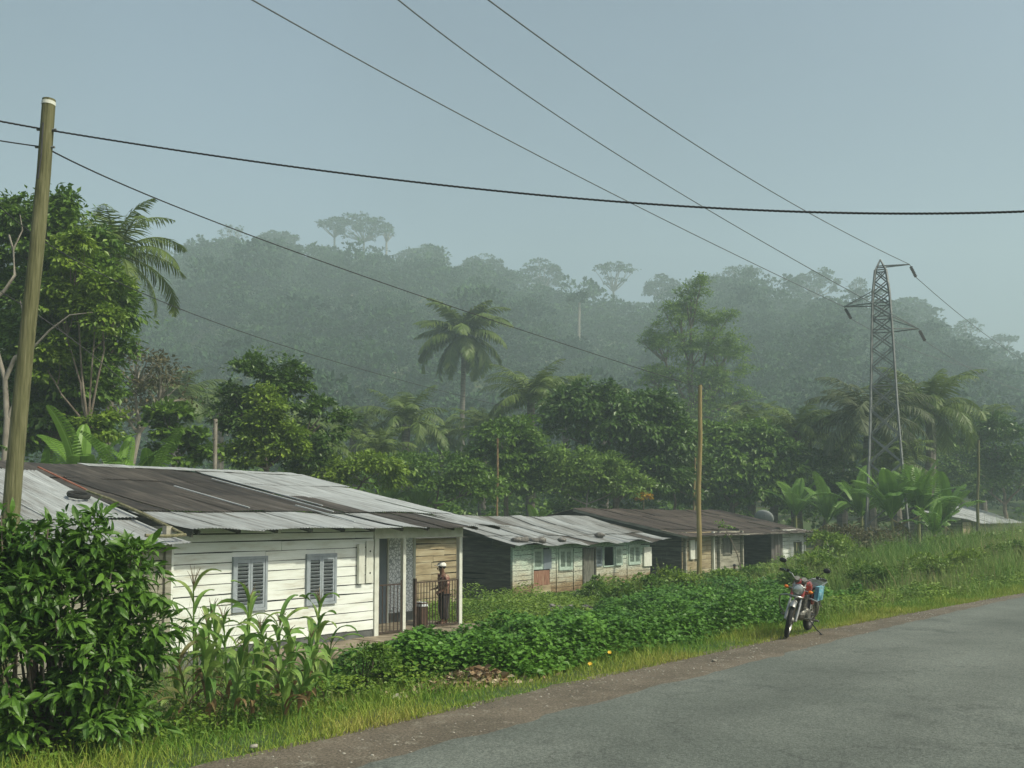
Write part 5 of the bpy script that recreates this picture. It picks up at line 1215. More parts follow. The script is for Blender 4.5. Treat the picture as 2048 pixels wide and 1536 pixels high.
tag(tg.build('tall_grass', M['tallgrass']), 'tall rough grass on the right bank', 'grass', kind='stuff')
tg = MB()
tufts(260, (34, 52), lambda S, u: q_grass(S) + 3.5 + u * 6, (.7, 1.5), .5, (.012, .028), 16, .22, sel=lambda S, Q: vnoise(S, Q, .55, 61) > .02)
tufts(60, (24, 34), lambda S, u: q_grass(S) + 1.6 + u * 4, (.4, .9), .5, (.010, .02), 12, .18)
tufts(40, (5, 10), lambda S, u: q_grass(S) + 1.2 + u * 2.5, (.25, .55), .5, (.006, .012), 12, .12)
tag(tg.build('dry_grass', M['drygrass']), 'dry straw coloured grass tufts mixed into the bank', 'dry grass', kind='stuff')

def cover(mb, n, sr, q0, q1, hf, size, T, v, seed, nz=.8, sel=None, depth=.55):
    r = np.random.default_rng(seed); S = r.uniform(*sr, n); Q = q0(S) + r.random(n) * (q1(S) - q0(S)); k = vis(S, Q, 60)
    if sel is not None: k &= sel(S, Q)
    S, Q = S[k], Q[k]; x, y = sq(S, Q); n = len(S)
    bump = vnoise(x, y, 2.6, seed) * 1.2 + vnoise(x, y, 6.5, seed + 1) * .9 + vnoise(x, y, 1.0, seed + 2) * .9
    edge = np.minimum(ss((Q - q0(S)) / .35), ss((q1(S) - Q) / .8)) * ss((S - sr[0]) / 1.0) * .75 + .25
    top = hf(S, Q) * edge * (1 + .55 * bump); z = H(x, y) + top * (1 - depth * r.random(n) ** 1.6)
    az = r.random(n) * 6.28
    A = unit(np.stack([np.cos(az), np.sin(az), r.normal(size=n) * .35 - .05], 1)); N = unit(np.stack([r.normal(size=n) * .4, r.normal(size=n) * .4 - .1, np.ones(n)], 1))
    mb.cards(T, np.stack([x, y, z], 1), A, N, size * r.uniform(.6, 1.3, n), np.clip(v + .5 * vnoise(x, y, 1.6, seed + 7) + .3 * vnoise(x, y, 5, seed + 8) + r.normal(size=n) * .2, 0, 1))
cc = MB()
cover(cc, 125000, (9.2, 24), lambda S: q_grass(S) + np.interp(S, [9.2, 10.5, 13, 16, 24], [2.3, .65, .95, 1.15, 1.5]), lambda S: np.interp(S, [9, 12, 16, 20, 24], [10.6, 12.2, 13.6, 14.0, 14.2]), lambda S, Q: .50 + .12 * vnoise(S, Q, 1.2, 31), .078, T_W, .45, 3)
cover(cc, 60000, (22, 33.5), lambda S: q_grass(S) + 1.5, lambda S: np.interp(S, [22, 30, 40], [13.8, 15.5, 16.5]), lambda S, Q: .62 + 0 * S, .10, T_W, .5, 5, sel=lambda S, Q: Q > q_grass(S) + 1.4 + np.maximum(S - 20, 0) * .55)
tag(cc.build('creeping_crop', M['crop']), 'low dark green leafy crop between the verge and the houses', 'ground cover', kind='stuff')
wd_ = MB()
cover(wd_, 42000, (29.5, 60), lambda S: 12.5 + 0 * S, lambda S: 21.3 + 0 * S, lambda S, Q: .34 + .10 * np.sin(S) + .25 * ss((S - 46) / 8), .15, T_R, .5, 11, sel=lambda S, Q: (Q > 14.0) & ((S > 33) | (Q < 18)))
cover(wd_, 20000, (20.5, 29), lambda S: 13.8 + 0 * S, lambda S: 21.6 + 0 * S, lambda S, Q: .26 + .25 * ss((Q - 19) / 2), .10, T_R, .5, 13)
cover(wd_, 22000, (20, 34), lambda S: q_grass(S) + 1.0, lambda S: q_grass(S) + 2.2 + (S - 20) * .5, lambda S, Q: .36 + 0 * S, .09, T_R, .6, 23)
cover(wd_, 24000, (33, 60), lambda S: q_grass(S) + 1.3, lambda S: q_grass(S) + 8, lambda S, Q: .5 + 0 * S, .15, T_R, .55, 19)
cover(wd_, 26000, (45, 90), lambda S: q_grass(S) + 2.0, lambda S: q_grass(S) + 16, lambda S, Q: .7 + 0 * S, .2, T_R, .55, 15)
cover(wd_, 9000, (4.0, 9.8), lambda S: q_grass(S) + 1.0, lambda S: q_grass(S) + 4.6, lambda S, Q: .36 + 0 * S, .06, T_R, .4, 17)
tag(wd_.build('weeds', M['weed']), 'mixed low green weeds around the houses', 'weeds', kind='stuff')

# individual shrubs and weeds
bush('shrub', 'rounded dark shrub in front of the door of the mint hut', 33, [(1195, 1190, 34, 34, 0, .55), (1215, 1210, 30, 20, 0, .5)], 'leaf_mid', 60, .2, 40, .10, T_R, 21, cat='shrub')
bush('shrub', 'leafy dark shrub in front of the post right of the yellowish pole', 38, [(1500, 1168, 50, 34, 0, .8), (1550, 1185, 36, 30, 0, .7)], 'leaf_mid', 80, .26, 36, .13, T_R, 22, cat='shrub')
bush('shrub', 'small feathery shrub at the left end of the leafy crop beside the porch step', 12.8, [(745, 1330, 50, 44, 0, .3)], 'leaf_mid', 46, .12, 30, .06, T_R, 23, cat='shrub')
bush('shrub', 'dark weed bush behind the motorcycle at the foot of the white end wall', 34, [(1640, 1150, 56, 50, 0, .8), (1720, 1160, 50, 40, 0, .8)], 'weed', 90, .26, 36, .13, T_R, 24, cat='shrub')
bush('shrub', 'orange brown dry bush in front of the banana plants right of the dark roof', 50, [(1680, 1085, 70, 32, 0, 1.2), (1760, 1090, 50, 30, 0, 1.2)], 'leaf_brown', 80, .4, 30, .18, T_R, 25, cat='shrub')
bush('shrub', 'tall dry reddish bush at the foot of the pylon', 48, [(1850, 1125, 60, 34, 0, 1.2)], 'leaf_brown', 60, .4, 30, .18, T_R, 26, cat='shrub')
bush('shrub', 'pale green weed bush at the foot of the yellowish pole', 36, [(1400, 1180, 60, 26, 0, .7), (1340, 1186, 40, 20, 0, .7)], 'weed', 70, .24, 34, .12, T_R, 27, cat='shrub')
for px, py_, d, rx, rz, mt_, lab in [(1290, 1175, 31, 40, 24, 'leaf_mid', 'low leafy shrub below the open window of the mint hut'), (1345, 1165, 33, 36, 26, 'leaf_lime', 'bright low shrub at the right corner of the mint hut'), (1450, 1165, 35, 40, 24, 'weed', 'low shrub in front of the grey planks right of the yellowish pole'),
      (1590, 1165, 32, 34, 30, 'leaf_mid', 'shrub directly behind the motorcycle handlebar'), (1700, 1120, 40, 60, 36, 'weed', 'loose green shrub right of the motorcycle on the bank'), (1790, 1120, 42, 56, 34, 'leaf_mid', 'darker shrub on the bank below the pylon'),
      (1880, 1105, 44, 44, 34, 'weed', 'pale leafy shrub on the bank below the low banana plant'), (1745, 1155, 31, 44, 24, 'leaf_mid', 'low dark shrub in the grass right of the motorcycle, nearest the road'), (1850, 1135, 33, 50, 26, 'weed', 'rounded pale shrub in the grass halfway to the right edge'), (1930, 1125, 34, 40, 26, 'leaf_lime', 'yellow green shrub in the tall grass near the right edge'),
      (2020, 1110, 36, 50, 28, 'leaf_mid', 'dark shrub in the tall grass at the right edge'), (1240, 1195, 29, 44, 22, 'leaf_mid', 'low shrub right of the rounded dark shrub'), (1655, 1090, 45, 40, 30, 'leaf_lime', 'bright leafy shrub beside the white end wall'), (1960, 1095, 46, 60, 30, 'weed', 'leafy shrub among tall grass below the pale roof')]:
    bush('shrub', lab, d, [(px, py_, rx, rz, 0, rx * d / 2000 * .9), (px + rx * .7, py_ + 8, rx * .6, rz * .7, .3, .4)], mt_, 46, .24, 34, .0035 * d, T_R, int(px), cat='shrub')
def spike(px, py, d, h, seed, label):
    r = np.random.default_rng(seed); x, y, z = at(px, py, d); o = empty('goldenrod_weed', (x, y, z), 0, label, 'weed', 'feathery yellow green weeds in front of the houses'); mb = MB(); sm = MB()
    for k in range(7):
        b = r.normal(size=2) * .12; hh = h * r.uniform(.7, 1); top = np.array((b[0] * 2, b[1] * 2, hh)); sm.tube([(b[0] * .4, b[1] * .4, -.05), tuple(top)], [.008, .004], 4)
        n = 90; t = r.uniform(.2, 1, n); P = np.array((b[0] * .4, b[1] * .4, 0)) * (1 - t[:, None]) + top * t[:, None]; az = r.random(n) * 6.28
        mb.cards(T_R, P, unit(np.stack([np.cos(az), np.sin(az), np.full(n, .5)], 1)), unit(np.stack([r.normal(size=n) * .4, r.normal(size=n) * .4, np.ones(n)], 1)), .15 * (1.25 - t), np.clip(.85 + r.normal(size=n) * .1, 0, 1), wide=.10 * (1.25 - t))
    mb.build('leaves', M['weed'], o); sm.build('stems', M['bark'], o)
for k, (px, d, h, lab) in enumerate([(1280, 30, 1.15, 'feathery pale weed right of the rounded dark shrub'), (1255, 29, 1.0, 'feathery pale weed just below the open green shutter'), (1385, 31, 1.25, 'feathery pale weed left of the yellowish pole foot'),
                                     (1412, 30, 1.1, 'feathery pale weed right of the yellowish pole foot'), (1322, 33, 1.5, 'feathery weed in front of the right corner of the mint hut'), (1515, 31, 1.1, 'feathery pale weed left of the motorcycle in front of the dark bay')]):
    spike(px, 1100, d, h, k, lab)
# tall leaning stem with leaves in front of house 3
o = empty('tall_weed', at(1487, 1150, 41), 0, 'tall curved bare stemmed weed leaning in front of the dark bay', 'weed')
p = [U(1487, 1160, 41), U(1475, 1110, 41), U(1460, 1075, 41), U(1448, 1052, 41)]; p = [tuple(v - o.location) for v in p]
MB().tube(p, [.03, .025, .018, .01], 6).build('stem', M['bark'], o); mb = MB()
crown(mb, [(p[3][0], p[3][1], p[3][2], .25, .25, .22), (p[2][0], p[2][1], p[2][2], .2, .2, .15)], 8, .12, 10, .13, T_R, r=np.random.default_rng(3)); mb.build('leaves', M['leaf_mid'], o)
# yellow flowers
for k, (px, pyy, lab) in enumerate([(1219, 1305, 'yellow flower on the right of the two in the crop'), (1180, 1328, 'yellow flower nearest the road in the crop'), (1285, 990, '')][:2]):
    d = 14.2 if k == 0 else 13.2; p = U(px, pyy, d); o = MB()
    for a in range(6): o.cards(T_W, [(0, 0, 0)], np.array([(math.cos(a * 1.047), math.sin(a * 1.047), .35)]), np.array([(0, 0, 1.)]), .034, .5)
    f = o.build('flower', M['flower']); f.location = p; f.rotation_euler = (R(40), 0, 0); tag(f, lab, 'flower')
o = empty('flowering_shrub', at(1283, 1035, 57), 0, 'orange and yellow leaved shrub above the left end of the dark roof', 'shrub'); c = U(1288, 995, 57) - o.location
mb = MB(); crown(mb, [(c.x, c.y, c.z, .5, .4, .25)], 14, .18, 16, .16, T_W, r=np.random.default_rng(5)); mb.build('leaves', mat('orange_leaf', [(.35, .12, .02), (.5, .35, .05), (.12, .2, .04)], var=.9, trans=.3), o)
MB().tube([(0, 0, 0), tuple(c)], [.04, .02], 5).build('stem', M['bark'], o)

# ------------------------------------------------------------------ litter, rubble, stones
r = np.random.default_rng(12)
hp = U(950, 1362, 12.6); hz = Hf(hp.x, hp.y); mb = MB(); n = 900
P = np.stack([r.normal(size=n) * .42, r.normal(size=n) * .2, np.zeros(n)], 1); P[:, 2] = .20 * np.exp(-(P[:, 0] ** 2 / .25 + P[:, 1] ** 2 / .08)) * r.uniform(.3, 1.1, n) + .01
mb.cards(T_R, P, unit(r.normal(size=(n, 3)) * np.array((1, 1, .4))), unit(r.normal(size=(n, 3)) + UP), r.uniform(.05, .16, n), r.random(n)); hpo = mb.build('dry_leaf_heap', M['litter']); hpo.location = (hp.x, hp.y, hz); tag(hpo, 'heap of dry husks and leaves on the verge in front of the crop', 'leaf heap')
hpo.rotation_euler = (0, 0, YAW - .3)
mb = MB(); xx = U(1135, 1207, 29); zz = Hf(xx.x, xx.y)
for k in range(16): mb.ell((r.normal() * .5, r.normal() * .2, .08 + .12 * r.random()), (r.uniform(.1, .2),) * 2 + (.1,), 8, 6, noise=.2, seed=k)
o = mb.build('rubble_heap', M['stone']); o.location = (xx.x, xx.y, zz); tag(o, 'heap of dark rubble on the bare ground left of the rounded shrub', 'rubble')
p = at(1157, 1180, 35.5); rock('boulder', (p[0], p[1], p[2] + .15), .24, 'dark boulder leaning against the mint hut wall beside the door', None, 5, 'boulder')
rb = MB(); n = 2200; S = r.uniform(4, 34, n); Q = q_road(S) + r.random(n) * (q_grass(S) - q_road(S)) * 1.05; kk = r.random(n) < .25 + .9 * np.clip(vnoise(S, Q * 3, 1.6, 44) * 2 + (Q - q_road(S)) * .4, 0, 1); S, Q = S[kk], Q[kk]; x, y = sq(S, Q)
for a, b, c in zip(x, y, r.uniform(.004, .02, len(S)) * r.uniform(.5, 1, len(S))): rb.ell((a, b, .004 + c * .2), (c, c * .8, c * .5), 6, 4, var=r.random())
tag(rb.build('gravel', M['pebble']), 'loose pale gravel on the road shoulder', 'gravel', kind='stuff')
for k, (px, pyy, lab) in enumerate([(508, 1497, 'pale stone chip on the verge edge nearest the camera'), (1428, 1324, 'small pale stone on the shoulder below the motorcycle'), (790, 1385, 'pale lump of broken concrete at the left end of the dry husk heap'), (1008, 1357, 'reddish white scrap at the right end of the dry husk heap')]):
    a, b = ray(px, pyy); d = (0 - EYE) / b; rock('stone', (a * d, d, .02 if k < 2 else Hf(a * d, d) + .04), [.03, .03, .07, .05][k], lab, None, k + 20, m='pebble' if k != 3 else 'roof_edge')
# stepping edge / bare earth bank before the slab
# ------------------------------------------------------------------ motorcycle: x forward, y to its left, z up
bx, by = 4.56, 16.75; rx_, ry_ = 5.22, 17.85
hd = math.atan2(by - ry_, bx - rx_)
bike = empty('motorcycle', ((bx + rx_) / 2, (by + ry_) / 2, .012), hd, 'parked motorcycle with dark red tank, round headlight and blue bag on the gravel shoulder', 'motorcycle')
bike.rotation_euler = (R(-9), 0, hd)
WB = .64; RW = .30
def wheel(parent, x, name, wide, M4=None):
    w_ = empty(name, (0, 0, 0)); 
    t = MB(); t.M = M4; pr = []
    for a in np.linspace(0, 2 * np.pi, 12, endpoint=False): pr.append((RW - wide * .55 + wide * .55 * math.cos(a), wide * .5 * math.sin(a)))
    t.lathe(pr, (x, 0, RW), 'y', 40, closed=True)
    bpy.data.objects.remove(w_)
    wo_ = t.build(name, M['rubber'], parent, smooth=True)
    rm = MB(); rm.M = M4; rr = RW - wide * 1.05
    rm.lathe([(rr, -.03), (rr + .012, -.03), (rr + .004, 0), (rr + .012, .03), (rr, .03), (rr - .008, 0)], (x, 0, RW), 'y', 36, closed=True)
    rm.build('rim', M['chrome'], wo_)
    hb = MB(); hb.M = M4; hb.lathe([(.001, -.055), (.05, -.055), (.058, -.03), (.058, .03), (.05, .055), (.001, .055)], (x, 0, RW), 'y', 18)
    for k in range(18):
        a = k / 18 * 6.283; hb.tube([(x + .05 * math.cos(a + .5), .03 * (-1) ** k, RW + .05 * math.sin(a + .5)), (x + rr * math.cos(a), 0, RW + rr * math.sin(a))], .003, 4)
    hb.build('hub', M['alu'], wo_)
    return wo_
wheel(bike, -WB, 'rear_wheel', .095)
# steering assembly turned a little to the left
HP = Vector((WB - .34, 0, .86)); rake = R(27); axd = Vector((-math.sin(rake), 0, math.cos(rake)))
SM = Matrix.Translation(HP) @ Matrix.Rotation(R(11), 4, axd) @ Matrix.Translation(-HP)
wheel(bike, WB, 'front_wheel', .075, SM)
def S_(): m = MB(); m.M = SM; return m
fk = S_()
for sy in (-1, 1):
    b_ = Vector((WB, sy * .085, RW)); t_ = b_ + axd * .70
    fk.tube([b_, b_ + axd * .32], .025, 10); fk.tube([b_ + axd * .30, t_], .017, 10)
fk.tube([(WB, -.09, RW), (WB, .09, RW)], .012, 8); fk.box(HP + axd * -.02 + Vector((.03, 0, 0)), (.10, .22, .03)); fk.box(HP + axd * -.20 + Vector((.05, 0, 0)), (.09, .22, .035)); fk.tube([HP - axd * .22, HP + axd * .02], .03, 10)
fk.build('front_fork', M['chrome'], bike, smooth=True)
sh = S_()
for sy in (-1, 1):
    b_ = Vector((WB, sy * .085, RW)) + axd * .42; sh.tube([b_, b_ + axd * .13], .032, 10)
sh.build('fork_cover', M['red_paint'], bike)
fd = S_(); V = []; Fq = []; n = 14
for k in range(n + 1):
    a = R(50) + R(105) * k / n
    for y_, dr in ((-.050, -.025), (-.038, 0), (0, .010), (.038, 0), (.050, -.025)): rr = RW + .035 + dr; V.append((WB + rr * math.cos(a), y_, RW + rr * math.sin(a)))
for k in range(n):
    for m_ in range(4): p = k * 5 + m_; Fq.append((p, p + 1, p + 6, p + 5))
fd.add(V, Fq); fd.build('front_fender', M['chrome'], bike, smooth=True)
hl = S_(); hc = Vector((WB - .22, 0, .80)) + Vector((.02, 0, .0))
hl.lathe([(.01, -.13), (.06, -.12), (.088, -.06), (.095, 0), (.098, .012), (.088, .014)], tuple(hc), 'x', 26); hlo = hl.build('headlight', M['chrome'], bike, smooth=True)
ln = S_(); ln.lathe([(.001, .030), (.04, .026), (.075, .014), (.088, .004)], tuple(hc), 'x', 26); ln.build('lens', M['glass_lens'], hlo, smooth=True)
gg = S_()
for sy in (-1, 1):
    gg.tube([(WB - .30, sy * .06, .93), (WB - .25, sy * .06, .985)], .045, 16)
gg.build('gauges', M['alu'], bike)
hb = S_()
for sy in (-1, 1): hb.tube([(WB - .36, 0, .93), (WB - .36, sy * .09, .935), (WB - .36, sy * .17, 1.02), (WB - .42, sy * .30, 1.05), (WB - .50, sy * .37, 1.035)], .011, 8)
hb.build('handlebar', M['chrome'], bike)
for sy in (-1, 1):
    gp = S_(); gp.tube([(WB - .415, sy * .28, 1.051), (WB - .51, sy * .385, 1.033)], .019, 10); gp.tube([(WB - .36, sy * .26, 1.03), (WB - .38, sy * .40, 1.02)], .006, 6).box((WB - .40, sy * .245, 1.05), (.05, .05, .05)); gp.build('grip', M['black_plastic'], bike)
    mr = S_(); mr.tube([(WB - .41, sy * .25, 1.06), (WB - .40, sy * .30, 1.14), (WB - .41, sy * .34, 1.17)], .006, 6); mro = mr.build('mirror_stem', M['black_plastic'], bike)
    mr = S_(); mr.ell((WB - .41, sy * .365, 1.20), (.018, .062, .042), 14, 8); mr.build('mirror', M['black_plastic'], bike, smooth=True)
    ind = S_(); ind.tube([(WB - .26, sy * .08, .80), (WB - .26, sy * .17, .80)], .008, 6); ind.build('indicator_stem', M['chrome'], bike)
    ind = S_(); ind.ell((WB - .25, sy * .20, .80), (.028, .04, .028), 12, 8); ind.build('indicator', M['orange_lens'], bike, smooth=True)
fr = MB()
fr.tube([(WB - .38, 0, .80), (WB - .50, 0, .55), (WB - .60, 0, .32), (-.05, 0, .26), (-.25, 0, .34)], .018, 8)
fr.tube([(WB - .36, 0, .86), (-.0, 0, .76), (-.2, 0, .70), (-.82, 0, .74)], .02, 8)
for sy in (-1, 1):
    fr.tube([(-.2, sy * .08, .70), (-.22, sy * .08, .40), (-.2, sy * .06, .30)], .015, 8); fr.tube([(-.25, sy * .09, .70), (-.80, sy * .10, .76)], .015, 8); fr.tube([(-.22, sy * .08, .34), (-WB, sy * .09, RW)], .02, 8)
fr.build('frame', M['black_plastic'], bike)
sk = MB()
for sy in (-1, 1):
    sk.tube([(-WB + .02, sy * .115, RW + .02), (-WB + .14, sy * .115, .68)], .018, 10)
    for k in range(9): f = k / 9 * .75 + .2; sk.lathe([(.026, -.006), (.036, 0), (.026, .006)], (-WB + .02 + .12 * f, sy * .115, RW + .02 + .36 * f), 'z', 12)
sk.build('rear_shock', M['chrome'], bike)
tk_ = MB(); V = []; prof = [(.34, .02, .82, .80), (.30, .075, .80, .93), (.20, .155, .70, .965), (.08, .165, .68, .96), (-.04, .115, .71, .93), (-.12, .07, .72, .87), (-.14, .03, .73, .80)]
sg = 16
for (x_, hw, z0, z1) in prof:
    for k in range(sg):
        a = 2 * math.pi * k / sg; V.append((x_, hw * math.copysign(abs(math.cos(a)) ** .7, math.cos(a)), (z0 + z1) / 2 + (z1 - z0) / 2 * math.copysign(abs(math.sin(a)) ** .8, math.sin(a))))
Fq = [(i_ * sg + k, i_ * sg + (k + 1) % sg, (i_ + 1) * sg + (k + 1) % sg, (i_ + 1) * sg + k) for i_ in range(len(prof) - 1) for k in range(sg)]
tk_.add(V, Fq).add(V[:sg], [tuple(range(sg))]).add(V[-sg:], [tuple(range(sg))]); tko = tk_.build('fuel_tank', M['red_paint'], bike, smooth=True)
MB().tube([(.14, 0, .96), (.14, 0, .985)], .03, 14).build('fuel_cap', M['chrome'], tko)
st = MB(); st.ell((-.35, 0, .80), (.30, .13, .055), 18, 8).ell((-.52, 0, .82), (.24, .12, .055), 18, 8); st.build('seat', M['black_plastic'], bike, smooth=True)
sp_ = MB()
for sy in (-1, 1): sp_.ell((-.28, sy * .11, .60), (.12, .03, .10), 14, 8)
sp_.build('side_panel', M['red_paint'], bike, smooth=True)
en = MB(); en.ell((.02, 0, .36), (.20, .13, .12), 14, 8).ell((-.10, 0, .38), (.14, .14, .10), 12, 8); en.tube([(.02, -.16, .35), (.02, .16, .35)], .09, 18)
for k in range(9): en.box((.10 + k * .0, 0, .46 + k * .026), (.18, .19, .012))
en.tube([(.10, 0, .42), (.10, 0, .70)], .065, 12); en.build('engine', M['alu'], bike)
ex = MB(); ex.tube([(.18, -.06, .62), (.30, -.09, .52), (.27, -.12, .34), (.05, -.15, .24), (-.30, -.17, .25)], .02, 10); ex.tube([(-.30, -.17, .25), (-.45, -.18, .28), (-.98, -.19, .36)], [.03, .045, .045], 12); ex.build('exhaust', M['chrome'], bike)
cb = MB()
for sy in (-1, 1): cb.tube([(.26, sy * .03, .66), (.28, sy * .20, .67), (.26, sy * .31, .64), (.22, sy * .335, .56), (.18, sy * .32, .44), (.12, sy * .24, .32), (.10, sy * .05, .29)], .014, 8)
cb.build('crash_bar', M['chrome'], bike)
rfd = MB(); V = []; Fq = []; n = 12
for k in range(n + 1):
    a = R(20) + R(150) * k / n
    for y_, dr in ((-.08, -.045), (-.06, 0), (0, .012), (.06, 0), (.08, -.045)): rr = RW + .06 + dr; V.append((-WB + rr * math.cos(a), y_, RW + rr * math.sin(a)))
for k in range(n):
    for m_ in range(4): p = k * 5 + m_; Fq.append((p, p + 1, p + 6, p + 5))
rfd.add(V, Fq).build('rear_fender', M['chrome'], bike, smooth=True)
rk_ = MB()
for sy in (-1, 1):
    rk_.tube([(-.42, sy * .13, .76), (-.62, sy * .15, .84), (-.98, sy * .14, .87)], .011, 8); rk_.tube([(-.62, sy * .13, .74), (-.95, sy * .13, .86)], .009, 8)
    rk_.tube([(-.35, sy * .17, .80), (-.42, sy * .20, .52), (-.62, sy * .19, .46)], .012, 8)
for f in (0, .33, .66, 1): rk_.tube([(-.62 - .36 * f, -.145, .84 + .03 * f), (-.62 - .36 * f, .145, .84 + .03 * f)], .009, 6)
rk_.build('luggage_rack', M['chrome'], bike)
ft = MB()
for sy in (-1, 1): ft.tube([(.0, sy * .12, .29), (.0, sy * .30, .29)], .011, 8).tube([(-.0, sy * .2, .29), (.0, sy * .32, .29)], .019, 8)
ft.tube([(.02, .17, .30), (.17, .19, .31)], .01, 6); ft.tube([(.15, .17, .31), (.15, .25, .31)], .014, 6)
ft.build('footrests', M['alu'], bike); MB().tube([(-.05, .15, .27), (-.12, .26, .14), (-.16, .345, .065)], .010, 8).box((-.165, .35, .06), (.06, .04, .010)).build('side_stand', M['black_plastic'], bike)
bgo = MB(); bgo.box((-.34, .18, .72), (.36, .07, .24)).ell((-.34, .20, .70), (.17, .04, .11), 12, 8); b_ = bgo.build('blue_bag', M['blue_plastic']); b_.location = bike.location; b_.rotation_euler = bike.rotation_euler
tag(b_, 'blue plastic bag hanging on the left side of the motorcycle seat', 'bag')

# ------------------------------------------------------------------ person behind the porch railing
def skin_mesh(nodes, edges, name, m, parent=None, sub=2, root=0):
    me = bpy.data.meshes.new(name); me.from_pydata([n_[0] for n_ in nodes], edges, []); o = bpy.data.objects.new(name, me); COL.objects.link(o)
    md = o.modifiers.new('skin', 'SKIN'); md.use_smooth_shade = True
    sv = me.skin_vertices[0].data
    for k, n_ in enumerate(nodes): sv[k].radius = (n_[1], n_[2] if len(n_) > 2 else n_[1]); sv[k].use_root = (k == root)
    s2 = o.modifiers.new('sub', 'SUBSURF'); s2.levels = sub; s2.render_levels = sub
    bpy.context.view_layer.update(); dg = bpy.context.evaluated_depsgraph_get(); me2 = bpy.data.meshes.new_from_object(o.evaluated_get(dg))
    bpy.data.objects.remove(o); me2.name = name; me2.materials.clear(); me2.materials.append(m); o = bpy.data.objects.new(name, me2); COL.objects.link(o)
    for p_ in me2.polygons: p_.use_smooth = True
    if parent: o.parent = parent
    return o
pp = sq(on_plane(889, Q1 + .22)[0], Q1 + .22); pz = G1 + .13; hgt = 1.44; k_ = hgt / 1.70
per = empty('person', (pp[0], pp[1], pz), YAW + math.pi * .85, 'person in a white cap and brown patterned top behind the porch railing, facing left', 'person')
per.scale = (k_ * 1.2, k_ * 1.15, k_)
# local: faces +x
N_ = [((0, 0, .95), .13, .15), ((0, 0, 1.12), .12, .14), ((.02, 0, 1.30), .13, .16), ((.03, 0, 1.42), .08, .10), ((.05, 0, 1.49), .052), ((.075, 0, 1.57), .075, .07), ((.08, 0, 1.65), .085, .075),
      ((.02, .17, 1.39), .055), ((-.0, .21, 1.14), .042), ((.14, .18, .96), .032), ((.20, .17, .93), .036),
      ((.02, -.17, 1.39), .055), ((.0, -.21, 1.13), .042), ((.16, -.14, 1.02), .032), ((.22, -.12, 1.02), .036),
      ((0, .09, .86), .095), ((.01, .10, .48), .062), ((-.02, .10, .08), .042), ((.10, .11, .04), .036), ((.17, .115, .035), .028),
      ((0, -.09, .86), .095), ((.03, -.10, .48), .062), ((.0, -.10, .08), .042), ((.12, -.11, .04), .036), ((.19, -.115, .035), .028)]
E_ = [(0, 1), (1, 2), (2, 3), (3, 4), (4, 5), (5, 6), (2, 7), (7, 8), (8, 9), (9, 10), (2, 11), (11, 12), (12, 13), (13, 14), (0, 15), (15, 16), (16, 17), (17, 18), (18, 19), (0, 20), (20, 21), (21, 22), (22, 23), (23, 24)]
# fingers and thumbs
for side, hi, yy in ((1, 10, .17), (-1, 14, -.12)):
    hx, hz_ = N_[hi][0][0], N_[hi][0][2]
    for f in range(4):
        b = len(N_); y0 = yy + (f - 1.5) * .018; N_.append(((hx + .045, y0, hz_ - .005), .009)); N_.append(((hx + .075 - .004 * abs(f - 1.5), y0, hz_ - .02), .008)); N_.append(((hx + .085, y0, hz_ - .045), .007)); E_ += [(hi, b), (b, b + 1), (b + 1, b + 2)]
    b = len(N_); N_.append(((hx + .01, yy - side * .035, hz_ + .01), .010)); N_.append(((hx + .045, yy - side * .05, hz_ - .01), .008)); E_ += [(hi, b), (b, b + 1)]
body = skin_mesh(N_, E_, 'body', M['skin'], per)
fc = MB()   # face: nose, brow, ears
fc.ell((.172, 0, 1.61), (.022, .016, .028), 10, 8).ell((.08, .078, 1.62), (.018, .012, .03), 8, 6).ell((.08, -.078, 1.62), (.018, .012, .03), 8, 6).ell((.155, 0, 1.568), (.018, .028, .010), 10, 6); fc.build('face', M['skin'], per, smooth=True)
for sy in (-1, 1): MB().ell((.152, sy * .03, 1.635), (.010, .014, .008), 8, 6).build('eye', M['cap'], per, smooth=True)
ha = MB().ell((.055, 0, 1.67), (.10, .088, .085), 14, 9); ha.build('hair', M['black_plastic'], per, smooth=True)
cp = MB(); cp.lathe([(.108, 0), (.112, .03), (.10, .07), (.06, .105), (.001, .115)], (.065, 0, 1.685), 'z', 22); V = []
cp.ell((.185, 0, 1.70), (.09, .075, .012), 14, 6); cp.build('cap', M['cap'], per, smooth=True)
sn = [((0, 0, .90), .15, .17), ((0, 0, 1.10), .142, .162), ((.02, 0, 1.30), .148, .175), ((.03, 0, 1.41), .10, .12), ((.02, .18, 1.39), .072), ((.0, .215, 1.20), .062), ((.03, .21, 1.10), .058), ((.02, -.18, 1.39), .072), ((.0, -.215, 1.20), .062), ((.03, -.205, 1.10), .058)]
skin_mesh(sn, [(0, 1), (1, 2), (2, 3), (2, 4), (4, 5), (5, 6), (2, 7), (7, 8), (8, 9)], 'shirt', M['shirt'], per)
tn = [((0, 0, .95), .14, .155), ((0, .09, .84), .115), ((.01, .10, .48), .085), ((-.02, .10, .12), .068), ((0, -.09, .84), .115), ((.03, -.10, .48), .085), ((.0, -.10, .12), .068)]
skin_mesh(tn, [(0, 1), (1, 2), (2, 3), (0, 4), (4, 5), (5, 6)], 'trousers', M['trousers'], per)
